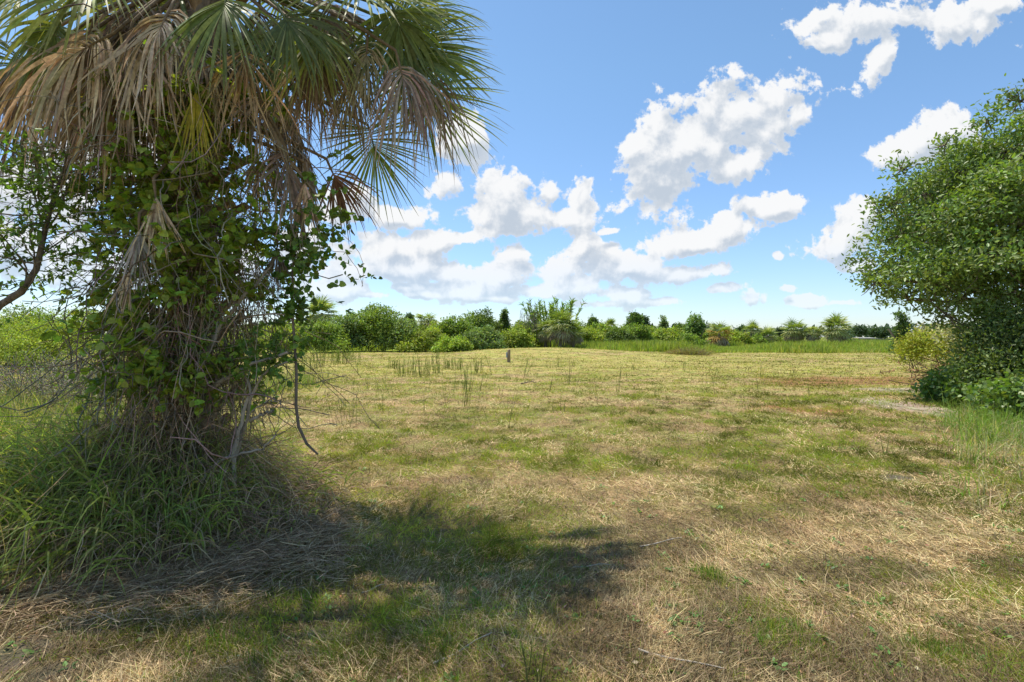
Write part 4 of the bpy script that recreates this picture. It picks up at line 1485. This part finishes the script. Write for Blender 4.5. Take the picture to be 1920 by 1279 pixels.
# --- distant palms
def far_palm(px, ptop, pbot, Y, wpx, label, dead=.35, orange=0.0, skirt=.5, n=48, trunk_r=.2):
    cx = (px - 960) / FP * Y
    zt = CAMZ + (HY - ptop) / FP * Y
    R = wpx / FP * Y / 2
    zc = zt - R * .95
    t = thing('palm_tree', label, 'palm tree', (cx, Y, 0), 'cabbage palms along the far edge')
    pts = np.stack([np.full(6, cx) + np.linspace(0, .15, 6), np.full(6, Y), np.linspace(-.05, zc + .1, 6)], 1)
    V, F, C = tubes(pts[None], np.full((1, 6), trunk_r), sides=9)
    mesh_obj('trunk', V, F, M_FARTRUNK, t)
    for part in ('crown', 'dead_skirt'):
        Ps, Ds, Ns, Ls, Ws, Cs, Dr = [], [], [], [], [], [], []
        cnt = n if part == 'crown' else int(n * skirt * 1.3)
        for q in range(cnt):
            a = rng.uniform(0, 6.28)
            if part == 'crown':
                e = math.asin(rng.uniform(-.72, 1))
            else:
                e = math.asin(rng.uniform(-.98, -.55))
            out = np.array([math.cos(a) * math.cos(e), math.sin(a) * math.cos(e), math.sin(e)])
            h_ = np.array([cx + .1, Y, zc]) + out * R * rng.uniform(.38, .55)
            aa = norm(out + np.array([0, 0, -.15]))
            nn = norm(np.cross(aa, np.cross(np.array([0, 0, 1.]), aa)) + .001)
            bb = np.cross(nn, aa)
            k = 13
            th = np.radians(np.linspace(-120, 120, k))
            Ps.append(np.tile(h_, (k, 1)))
            Ds.append(np.cos(th)[:, None] * aa + np.sin(th)[:, None] * bb)
            Ns.append(np.tile(nn, (k, 1)) + rng.normal(size=(k, 3)) * .35)
            Ls.append(np.full(k, R * .55) * rng.uniform(.8, 1.1, k))
            Dr.append(np.full(k, .6 if part == 'crown' else 2.0))
            if part == 'crown':
                c = [.24, .30, .08] if e > .1 else [.36, .37, .14]
                if rng.random() < .3:
                    c = [.50, .52, .26]
                if rng.random() < orange and e < .5:
                    c = [.50, .33, .10]
            else:
                c = [.32, .25, .17] if rng.random() < .6 else [.42, .37, .25]
            Cs.append(jitter(c, k, .12, .04))
        V, F, C = sweep(np.concatenate(Ps), norm(np.concatenate(Ds)), norm(np.concatenate(Ns)), np.concatenate(Ls), .055 * R, 3, np.concatenate(Dr), 1.2, 'seg', C=np.concatenate(Cs))
        mesh_obj(part, V, F, M_FAR if part == 'crown' else M_DEADPALM, t, C=C)
    return t


far_palm(602, 550, 620, 75, 80, 'leftmost distant palm standing over the bushes', skirt=.9)
far_palm(798, 576, 640, 74, 56, 'distant palm half hidden behind the thicket left of centre', skirt=.9)
far_palm(1050, 574, 655, 60, 74, 'biggest shaggy palm of the clump in front of the canes', skirt=.8)
far_palm(1022, 592, 655, 62, 54, 'shaggy palm on the left of the clump in front of the canes', skirt=.8)
far_palm(1074, 598, 655, 61, 54, 'shaggy palm on the right of the clump in front of the canes', skirt=.8)
far_palm(1143, 595, 640, 88, 36, 'small green palm among the bushes right of the clump', skirt=.3)
far_palm(1347, 598, 650, 80, 60, 'palm with orange dying fronds', orange=.6, skirt=.8)
far_palm(1409, 600, 645, 88, 44, 'slender palm of the pair right of the orange palm', skirt=.4)
far_palm(1438, 609, 650, 86, 44, 'low shaggy palm of the pair right of the orange palm', skirt=1.0)
far_palm(1488, 594, 650, 84, 54, 'left of the two close palms, the taller one', skirt=.7)
far_palm(1523, 605, 655, 82, 40, 'right of the two close palms, the shorter one', skirt=.6)
far_palm(1567, 586, 655, 80, 64, 'tallest distant palm with the roundest crown and clear trunk', skirt=.45, n=60, trunk_r=.26)

# cane thicket behind the palm clump
ct = thing('giant_cane', 'tall feathery green cane thicket behind the palm clump', 'cane', ((1035 - 960) / FP * 64, 64, 0))
k = 40
P0 = np.stack([(rng.uniform(1008, 1062, k) - 960) / FP * 64, 64 + rng.uniform(-1, 1, k), np.zeros(k)], 1)
D = np.stack([(P0[:, 0] - 5) * .07 + rng.normal(size=k) * .05, rng.normal(size=k) * .1, np.ones(k)], 1)
hcv = rand_curve(P0, D, rng.uniform(4.5, 6.6, k), 9, 0.1, .035)
V, F, C = tubes(hcv, np.linspace(.04, .015, 9)[None] * np.ones((k, 1)), sides=4)
mesh_obj('stem', V, F, M_FARTRUNK, ct)
P, T = on_curve(hcv, rng.uniform(.25, 1, (k, 80)))
P = P.reshape(-1, 3)
T = T.reshape(-1, 3)
V, F, C = sweep(P, norm(T + rdir(len(P)) * .75), rdir(len(P)), rng.uniform(.4, .8, len(P)), .11, 3, .9, 1.2, 'blade', C=jitter([.24, .34, .08], len(P)))
mesh_obj('foliage', V, F, M_GRASS, ct, C=C)
# bare grey twigs left of it
ds = thing('dead_sapling', 'bare grey dead sapling left of the feathery cane thicket', 'dead tree', ((984 - 960) / FP * 62, 62, 0))
k = 14
P0 = np.stack([(rng.uniform(975, 1006, k) - 960) / FP * 62, 62 + rng.uniform(-.5, .5, k), np.zeros(k)], 1)
hcv = rand_curve(P0, np.stack([rng.normal(size=k) * .05, rng.normal(size=k) * .05, np.ones(k)], 1), rng.uniform(3.6, 5.6, k), 9, 0, .04)
V, F, C = tubes(hcv, np.linspace(.035, .01, 9)[None] * np.ones((k, 1)), sides=4)
mesh_obj('stem', V, F, M_FARTRUNK, ds)
P, T = on_curve(hcv, rng.uniform(.5, 1, (k, 14)))
P = P.reshape(-1, 3)
V, F, C = tubes(rand_curve(P, T.reshape(-1, 3) * 1.5 + rdir(len(P)), .5, 4, 0, .1), np.full((1, 4), .012), sides=3)
mesh_obj('twig', V, F, M_FARTRUNK, ds)

# low shed and long fence beyond the meadow
sh = thing('low_shed', 'long low grey shed with a pale roof edge beyond the meadow', 'shed', ((1625 - 960) / FP * 150, 150, 0))


def box(name, x0, x1, y0, y1, z0, z1, mat, parent):
    v = np.array([[x, y, z] for z in (z0, z1) for x, y in ((x0, y0), (x1, y0), (x1, y1), (x0, y1))])
    f = np.array([[3, 2, 1, 0], [4, 5, 6, 7], [0, 1, 5, 4], [1, 2, 6, 5], [2, 3, 7, 6], [3, 0, 4, 7]])
    return mesh_obj(name, v, f, mat, parent, smooth=False)


xa, xb = (1588 - 960) / FP * 150, (1675 - 960) / FP * 150
box('wall', xa, xb, 150, 156, 0, 1.15, M_SHED, sh)
xa, xb = (1612 - 960) / FP * 150, (1642 - 960) / FP * 150
v = np.array([[xa - .4, 149.6, 1.30], [xb + .4, 149.6, 1.30], [xb + .4, 153, 1.50], [xa - .4, 153, 1.50], [xb + .4, 156.4, 1.30], [xa - .4, 156.4, 1.30],
              [xa - .4, 149.6, 1.12], [xb + .4, 149.6, 1.12]])
mesh_obj('roof', v, np.array([[0, 1, 2, 3], [3, 2, 4, 5], [6, 7, 1, 0]]), M_ROOF, sh, smooth=False)
for q in range(9):
    xx = xa + (xb - xa) * (q + .5) / 9
    box('post', xx - .07, xx + .07, 149.7, 149.85, 0, 1.0, M_ROOF, sh)
fe = thing('field_fence', 'long dark wire fence beyond the meadow left of the shed', 'fence', ((1500 - 960) / FP * 140, 140, 0))
x0, x1 = (1360 - 960) / FP * 140, (1598 - 960) / FP * 140
for q in range(16):
    xx = x0 + (x1 - x0) * q / 15
    box('post', xx - .06, xx + .06, 139.9, 140.02, 0, 1.25, M_FARTRUNK, fe)
for zz in (.35, .7, 1.1):
    box('rail', x0, x1, 139.87, 139.895, zz, zz + .07, M_SHED, fe)

# ------------------------------------------------------------------ the oak on the right
OY = 13.5


def opx(px, py, r, d=0, fl=.85):
    c = at(px, py, OY + d)
    rr = r / FP * (OY + d)
    return (c[0], c[1], c[2], rr, rr, rr * fl)


oak = thing('oak_tree', 'big leafy oak filling the right edge of the view', 'tree', (14.6, OY, 0))
OL = [opx(1880, 285, 80), opx(1975, 285, 110, .5), opx(2080, 330, 160, 1), opx(1800, 325, 66, .3), opx(1730, 365, 58), opx(1770, 420, 95, -.6),
      opx(1690, 440, 62, .2), opx(1668, 505, 62), opx(1740, 520, 85, -.8), opx(1850, 480, 120, -1.4), opx(1950, 420, 150, -1.4), opx(1860, 360, 90, -1),
      opx(1700, 560, 55, .3), opx(1800, 560, 85, -.6), opx(1900, 560, 100, -.8), opx(2040, 520, 150, 0), opx(1850, 420, 150, 1.5), opx(1950, 330, 130, 0), opx(1760, 480, 100, 1.6),
      opx(1640, 530, 34, -.2), opx(1672, 385, 34), opx(1690, 320, 30), opx(1850, 225, 30), opx(1772, 272, 30), opx(1912, 190, 34), opx(2000, 620, 100, -1), opx(1775, 590, 50, -1.2), opx(2120, 400, 200, 0)]
OL = [l for l in OL]
V, F, C = foliage(sublobes(OL, 330, .20, .42, True, .62, .5), 10500, .122, [.17, .24, .065], LEAF_E, 10, .7, .6)
mesh_obj('crown', V, F, M_OAK, oak, C=C)
T0 = np.array([14.6, OY, 0.])
mesh_obj('trunk', *tubes(np.array([[T0 + [0, 0, -.1], T0 + [.02, 0, .6], T0 + [-.1, 0, 1.4], T0 + [-.1, .1, 2.4], T0 + [-.2, .1, 3.6], T0 + [-.2, 0, 5.2]]]), np.array([[.42, .33, .29, .26, .2, .1]]), sides=12)[:2], M_BARK, oak)
for (px, py, r_, d_) in [(l[0], l[2], l[3], l[1]) for l in OL][:20]:
    e = np.array([px, d_, py])
    s = T0 + np.array([-.1, 0, rng.uniform(1.8, 4.2)])
    tt = np.linspace(0, 1, 9)[:, None]
    mid = (s + e) / 2 + np.array([0, 0, .5])
    pts = (1 - tt) ** 2 * s + 2 * tt * (1 - tt) * mid + tt ** 2 * e + rng.normal(size=(9, 3)) * .05
    V, F, _ = tubes(pts[None], np.linspace(.10, .02, 9)[None], sides=6)
    mesh_obj('limb', V, F, M_BARK, oak)
lobc = np.array(OL)
idx = rng.integers(0, len(OL), 260)
P0 = lobc[idx, :3]
d = rdir(260)
pts = rand_curve(P0, d, lobc[idx, 3] * .95, 7, 0, .15)
V, F, _ = tubes(pts, np.linspace(.02, .005, 7)[None] * np.ones((260, 1)), sides=4)
mesh_obj('twigs', V, F, M_TWIG, oak)

# shrubs below the oak


def near_bush(name, label, cat, lob, n, size, col, tmpl=LEAF_E, m=8, mat=M_LEAF, stemk=6, group=None, spread=.9):
    l0 = lob[0]
    t = thing(name, label, cat, (l0[0], l0[1], float(height(l0[0], l0[1]))), group)
    V, F, C = foliage(lob, n, size, col, tmpl, m, spread, .5)
    mesh_obj('foliage', V, F, mat, t, C=C)
    stems(l0[0], l0[1], l0[2] + l0[5], 2, stemk, .018, M_TWIG, t, 'stem')
    return t


def lp(px, py, rpx, Y, fl=.8, ry=None):
    c = at(px, py, Y)
    r = rpx / FP * Y
    return (c[0], c[1], c[2], r, r if ry is None else ry, r * fl)


near_bush('shrub', 'dense green shrub under the oak at the right edge', 'shrub',
          [lp(1880, 665, 62, 11.5), lp(1930, 640, 70, 11.5), lp(1850, 640, 40, 11.8), lp(1905, 710, 60, 11), lp(1980, 690, 80, 11), lp(1850, 700, 40, 11.3), lp(1900, 620, 40, 12), lp(1960, 740, 60, 10.5)],
          2600, .09, [.16, .22, .06], mat=M_OAK)
near_bush('low_vine', 'low dark green creeper spilling onto the sandy path', 'vine',
          [lp(1790, 728, 42, 12.8, .35), lp(1830, 718, 50, 12.4, .6), lp(1760, 738, 26, 12.8, .3), lp(1850, 740, 50, 11.6, .5)], 700, .085, [.11, .18, .045], LEAF_R, stemk=3)
near_bush('bush', 'small yellow-green bush left of the dry brush under the oak', 'bush',
          [lp(1715, 655, 24, 23), lp(1720, 640, 16, 23), lp(1740, 660, 22, 23), lp(1705, 670, 18, 23), lp(1765, 668, 22, 22), lp(1750, 645, 18, 24)], 750, .12, [.36, .38, .06], LEAF_Q, 6, M_FAR)
near_bush('brush', 'dry tan brush behind the yellow-green bush under the oak', 'brush',
          [lp(1800, 650, 34, 22), lp(1830, 655, 36, 21), lp(1775, 640, 30, 25), lp(1850, 640, 30, 22), lp(1745, 636, 26, 27)], 900, .13, [.38, .36, .20], LEAF_Q, 5, M_FAR)
tree(1692, 590, 672, 36, 46, [.10, .165, .05], 'dark drooping tree behind the oak foliage at the meadow edge', n=900, k=8, shape='cone')
near_bush('bush', 'broad-leaved green plants at the right edge in front of the shrub', 'bush',
          [lp(1870, 745, 40, 9.6, .5), lp(1915, 760, 46, 9.2, .6), lp(1960, 770, 60, 9, .7)], 420, .075, [.15, .22, .055], LEAF_R, 8, M_OAK)
# brown dead brush pile beside the path
bp = thing('brush_pile', 'pile of dead brown branches beside the sandy path', 'brush pile', (lp(1800, 710, 10, 14)[0], 14, 0))
k = 260
c0 = np.array([lp(1800, 712, 10, 14)[i] for i in range(3)])
P0 = c0 + rng.normal(size=(k, 3)) * np.array([.5, .5, .22])
P0[:, 2] = np.abs(P0[:, 2] - .1) + .05
pts = rand_curve(P0, np.stack([rng.normal(size=k), rng.normal(size=k), rng.normal(size=k) * .4 + .15], 1), rng.uniform(.3, 1., k), 6, .3, .15)
V, F, C = tubes(pts, rng.uniform(.004, .012, (k, 1)) * np.ones((k, 6)), jitter([.24, .16, .09], k), 4)
mesh_obj('branch', V, F, M_STRAW, bp, C=C)
V, F, C = twig_leaves(pts[:160], 7, .09, LEAF_E, [.36, .23, .12], .3)
mesh_obj('dead_leaves', V, F, M_STRAW, bp, C=C)

# grey brush at the left behind the grass mound
def grey_brush(cx, cy, w, d, h, n, label, col):
    t = thing('dry_brush', label, 'brush', (cx, cy, 0), 'dry brush behind the palm')
    P0 = np.stack([cx + rng.uniform(-w, w, n), cy + rng.uniform(-d, d, n), np.zeros(n)], 1)
    pts = rand_curve(P0, np.stack([rng.normal(size=n) * .5, rng.normal(size=n) * .5, np.ones(n)], 1), rng.uniform(.4, 1, n) * h, 8, .3, .2)
    V, F, C = tubes(pts, rng.uniform(.003, .008, (n, 1)) * np.ones((n, 8)), jitter(col, n), 3)
    mesh_obj('stem', V, F, M_STRAW, t, C=C)
    V, F, C = twig_leaves(pts, 14, .05, LEAF_E, jitter(np.where((rng.random(n * 14) < .55)[:, None], [.18, .24, .06], [.36, .33, .22]), n * 14), .3)
    mesh_obj('foliage', V, F, M_LEAF, t, C=C)


grey_brush(-10.2, 11.5, 1.6, .8, 1.5, 420, 'grey dry brush at the far left edge behind the grass mound', [.33, .29, .24])
grey_brush(-8.0, 12.5, 1.2, .8, 1.3, 300, 'grey-green weedy brush between the left edge and the palm', [.33, .29, .24])
grey_brush(-11.6, 13.5, 1.5, .8, 1.6, 300, 'taller pale brush behind the left edge of the view', [.33, .29, .24])
# greenish weeds around it
X = rng.uniform(-13, -6.5, 1500)
Y = rng.uniform(8.5, 18, 1500)
V, F, C = tuft_field(X, Y, .55, .014, np.where((rng.random(1500) < .55)[:, None], [.19, .27, .05], [.42, .37, .2]), 10, .1, .5, (.4, 1.6), 4)
tag(mesh_obj('weed_patch', V, F, M_GRASS, C=C), 'ragged green and tan weeds left of the palm', 'weeds', kind='stuff')

# ------------------------------------------------------------------ post, stalks, sticks
gxp, gyp = ground_at(954, 682)
gyp = 31.0
gxp = (954 - 960) / FP * gyp
gzp = float(height(gxp, gyp))
po = thing('wooden_post', 'short weathered wooden post standing in the mown field', 'post', (gxp, gyp, gzp))
th = np.linspace(0, 2 * np.pi, 12, endpoint=False)
rs = 0.10
sec = [(-.05, rs * 1.04), (.3, rs), (.72, rs * .97), (.755, rs * .8), (.765, .01)]
V = np.array([[gxp + math.cos(t_) * r * (1 + .06 * math.sin(3 * t_)), gyp + math.sin(t_) * r, gzp + z + .02 * math.cos(t_)] for z, r in sec for t_ in th])
F = np.array([[q * 12 + s, q * 12 + (s + 1) % 12, (q + 1) * 12 + (s + 1) % 12, (q + 1) * 12 + s] for q in range(4) for s in range(12)])
mesh_obj('shaft', V, F, M_POST, po)
box('metal_plate', gxp - rs - .07, gxp - rs + .012, gyp - .05, gyp + .05, gzp + .28, gzp + .60, M_TIN, po)


def stalk(px, pbase, ptop, label, k=3, lean=0., leafy=.5, col=(.17, .17, .06), group='weed stalks standing in the mown field', name='weed_stalk', wide=5):
    cx, cy = ground_at(px, pbase)
    h = (pbase - ptop) / FP * cy
    t = thing(name, label, 'weed', (cx, cy, float(height(cx, cy))), group)
    P0 = np.stack([cx + rng.normal(size=k) * wide / FP * cy * .5, cy + rng.normal(size=k) * .08, np.full(k, float(height(cx, cy)) - .02)], 1)
    pts = rand_curve(P0, np.stack([lean + rng.normal(size=k) * .10, rng.normal(size=k) * .1, np.ones(k)], 1), h * rng.uniform(.6, 1.08, k), 9, -.02, .035)
    r = max(.004, .00036 * cy)
    V, F, C = tubes(pts, np.linspace(r, r * .45, 9)[None] * np.ones((k, 1)), jitter(col, k), 4)
    mesh_obj('stem', V, F, M_STRAW, t, C=C)
    if leafy > 0:
        m = int(60 * leafy)
        P, T = on_curve(pts, rng.uniform(.12, 1, (k, m)))
        P = P.reshape(-1, 3)
        T = T.reshape(-1, 3)
        V, F, C = sweep(P, norm(T + rdir(len(P)) * .7), rdir(len(P)), rng.uniform(.03, .09, len(P)) * (1 + cy * .03), max(.003, .00035 * cy), 2, .4, 1., 'blade', C=jitter([.17, .23, .05], len(P)))
        mesh_obj('foliage', V, F, M_GRASS, t, C=C)


STK = [
    (632, 795, 700, 'tall leaning pair of weed stalks just right of the hanging vine', 4, -.25, .3, 14),
    (660, 800, 720, 'green weed stalks right of the leaning pair nearest the vine', 4, 0, .5, 12),
    (716, 768, 655, 'tallest thin weed stalk left of the reed patch', 2, -.06, .25, 3),
    (705, 775, 722, 'short bare stalk beside the tallest thin weed stalk', 1, -.05, .1, 2),
    (850, 745, 700, 'short thick stalk below the reed patch', 1, .03, .5, 2),
    (838, 760, 697, 'thin stalk leaning left below the reed patch', 1, -.25, .1, 2),
    (880, 762, 680, 'green bushy weed with upright stems in the middle of the field', 7, 0, .9, 16),
    (878, 735, 668, 'green upright weed behind the bushy weed', 6, 0, .8, 14),
    (918, 790, 725, 'thin dark stalk leaning left in mid-field', 1, -.4, .05, 2),
    (955, 800, 712, 'dark slanting stalk below the wooden post', 2, .12, .1, 3),
    (985, 705, 665, 'forked green weed just right of the wooden post', 3, .25, .6, 6),
    (920, 700, 665, 'slanting stalk left of the wooden post', 2, -.15, .3, 4),
    (1007, 704, 688, 'short stub stalk right of the forked weed', 1, -.1, .1, 2),
    (1070, 720, 667, 'tall pale stalks on the near side of the mound', 4, 0, .2, 9),
    (1090, 728, 692, 'stalk leaning left near the tall pale stalks', 1, -.6, .05, 2),
    (1160, 738, 683, 'curved dry stalk right of the mound', 4, .1, .2, 8),
    (1178, 715, 688, 'short thick stalk beside the curved dry stalk', 1, -.1, .2, 2),
    (1246, 690, 672, 'small stalk leaning left before the brown clump', 1, -.1, .1, 2),
    (1284, 697, 672, 'dark twin stalks before the brown clump', 3, -.1, .3, 6),
    (1326, 712, 698, 'tiny bare stalk right of the twin stalks', 1, -.1, 0, 2),
    (1342, 740, 692, 'long thin stalk bending left in the right half', 1, -.12, .1, 2),
    (1424, 713, 677, 'upright thin stalk near the middle of the right half', 1, 0, .3, 2),
    (1595, 705, 672, 'thin stalk before the tallest palm', 1, -.1, .2, 2),
    (1660, 850, 790, 'pale green weed near the sandy patch', 2, 0, .3, 4),
    (1048, 770, 738, 'low dry stalks in the centre of the field', 5, 0, .2, 22),
    (640, 770, 740, 'low dry stalks near the hanging vine', 5, 0, .2, 22),
    (1005, 1275, 1165, 'nearest weed stalks at the bottom edge of the view', 5, 0, .25, 14),
    (770, 815, 785, 'thin stick leaning right in the near field', 1, .4, 0, 2),
]
for s in STK:
    stalk(s[0], s[1], s[2], s[3], s[4], s[5], s[6], wide=s[7])
for (px, pb, hh_, lb_) in [
    (1488, 700, 24, 'lone weed stalk in line below the taller of the two close palms'), (1345, 705, 22, 'lone weed stalk in line below the orange palm'),
    (1190, 696, 20, 'lone weed stalk in line below the tallest round dark tree'), (1048, 690, 22, 'lone weed stalk at the foot of the mound below the palm clump'),
    (1120, 760, 46, 'lone weed stalk at mid-field right of the low dry stalks'), (1230, 745, 36, 'lone weed stalk left of the long bending stalk'),
    (1395, 770, 40, 'lone weed stalk right of the long bending stalk'), (1520, 745, 28, 'lone weed stalk left of the sandy track'),
    (735, 745, 44, 'lone weed stalk just below the reed patch'), (795, 770, 46, 'lone weed stalk between the reed patch and the near straw'),
    (690, 730, 36, 'lone weed stalk left of the tallest thin stalk'), (900, 735, 36, 'lone weed stalk just right of the bushy green weed'),
    (940, 752, 40, 'lone weed stalk above the dark slanting one'), (1030, 735, 34, 'lone weed stalk right of the small fallen branch'),
    (618, 745, 60, 'lone weed stalk close beside the hanging vine'), (670, 700, 30, 'lone weed stalk by the tall weeds before the thicket'),
    (1425, 740, 30, 'lone weed stalk midway to the sandy track'), (1570, 775, 40, 'lone weed stalk on the grass just below the sandy track')]:
    stalk(px, pb, pb - hh_, lb_, 2, rng.normal() * .15, .2, group='small lone stalks scattered over the field', wide=2)
# reed patch: separate clumps
for q, (px, pb, pt, lb_) in enumerate([(752, 706, 672, 'leftmost clump of the reedy weeds'), (768, 702, 668, 'second reedy clump from the left'), (785, 708, 664, 'thick reedy clump left of the tall one'),
                                       (800, 704, 668, 'reedy clump left beside the tall one'), (822, 700, 656, 'tallest reedy clump with a dark stem'), (838, 692, 670, 'thin reedy clump right of the tallest'),
                                       (858, 694, 668, 'reedy clump near the small bright bush'), (895, 700, 668, 'rightmost clump of the reedy weeds'), (740, 692, 672, 'small reedy clump on the left fringe')]):
    stalk(px, pb, pt, lb_, 16, 0, .35, (.26, .27, .06), 'reedy weeds left of the wooden post', 'reed_clump', 12)
# green weeds on the left edge of the field
for (px, pb, pt, lb_) in [(600, 690, 648, 'green weeds at the foot of the thicket left of the field'), (635, 682, 650, 'tall weeds before the thicket on the left'), (655, 684, 648, 'rightmost of the tall weeds before the thicket'), (575, 700, 655, 'green weeds right behind the hanging vine')]:
    stalk(px, pb, pt, lb_, 22, 0, .6, (.2, .25, .05), 'tall weeds before the thicket', 'weed_clump', 34)

# brown clump on the mown edge
cx, cy = ground_at(1290, 668)
cy = 43
cx = (1292 - 960) / FP * cy
cl = thing('grass_clump', 'rounded brown and green grass clump at the mown edge', 'grass clump', (cx, cy, float(height(cx, cy))))
k = 900
P = np.stack([cx + rng.normal(size=k) * .75, cy + rng.normal(size=k) * .4, height(cx, cy) + np.zeros(k)], 1)
D = norm(np.stack([(P[:, 0] - cx) * .9 + rng.normal(size=k) * .3, rng.normal(size=k) * .4, np.ones(k)], 1))
V, F, C = sweep(P, D, rdir(k), rng.uniform(.5, 1.1, k), .03, 4, rng.uniform(1, 2.6, k), 1.2, 'blade', C=jitter(np.where((rng.random(k) < .5)[:, None], [.30, .30, .09], [.26, .2, .12]), k))
mesh_obj('blades', V, F, M_GRASS, cl, C=C)

# fallen branch
fb = thing('fallen_branch', 'dark fallen branch lying in the middle of the field', 'branch', (*ground_at(990, 722), 0))
x, y = ground_at(985, 722)
pts = np.array([[x + u, y + .12 * math.sin(u * 4), float(height(x + u, y)) + .05 + .05 * math.sin(u * 3 + 1)] for u in np.linspace(-.15, .38, 9)])
V, F, _ = tubes(pts[None], np.linspace(.022, .008, 9)[None], sides=7)
mesh_obj('limb', V, F, M_TWIG, fb)
V, F, _ = tubes(rand_curve(pts[2:7], np.array([[.5, .3, .6]] * 5) + rdir(5) * .5, .14, 6, 0, .15), np.linspace(.01, .003, 6)[None] * np.ones((5, 1)), sides=4)
mesh_obj('twig', V, F, M_TWIG, fb)
for (px, py, L_, a_, lb_) in [(1110, 1066, .13, .1, 'pale dry stick lying on the straw right of the green patch'), (1240, 1020, .22, .5, 'grey stick lying flat in the near straw'),
                              (870, 1222, .18, .7, 'brown stick lying near the bottom of the view'), (1275, 1245, .2, -.4, 'short dark stick lying near the bottom right'), (700, 1110, .08, .8, 'tiny pale stick lying in the palm shadow')]:
    x, y = ground_at(px, py)
    t = thing('stick', lb_, 'stick', (x, y, float(height(x, y))), 'sticks lying in the near grass')
    u = np.linspace(-1, 1, 7)
    X = x + u * L_ * math.cos(a_)
    Y = y + u * L_ * math.sin(a_)
    pts = np.stack([X, Y, height(X, Y) + .018 + .006 * np.sin(u * 3)], 1)
    V, F, _ = tubes(pts[None], np.linspace(.006, .003, 7)[None], sides=6)
    mesh_obj('stem', V, F, M_BOOTG, t)
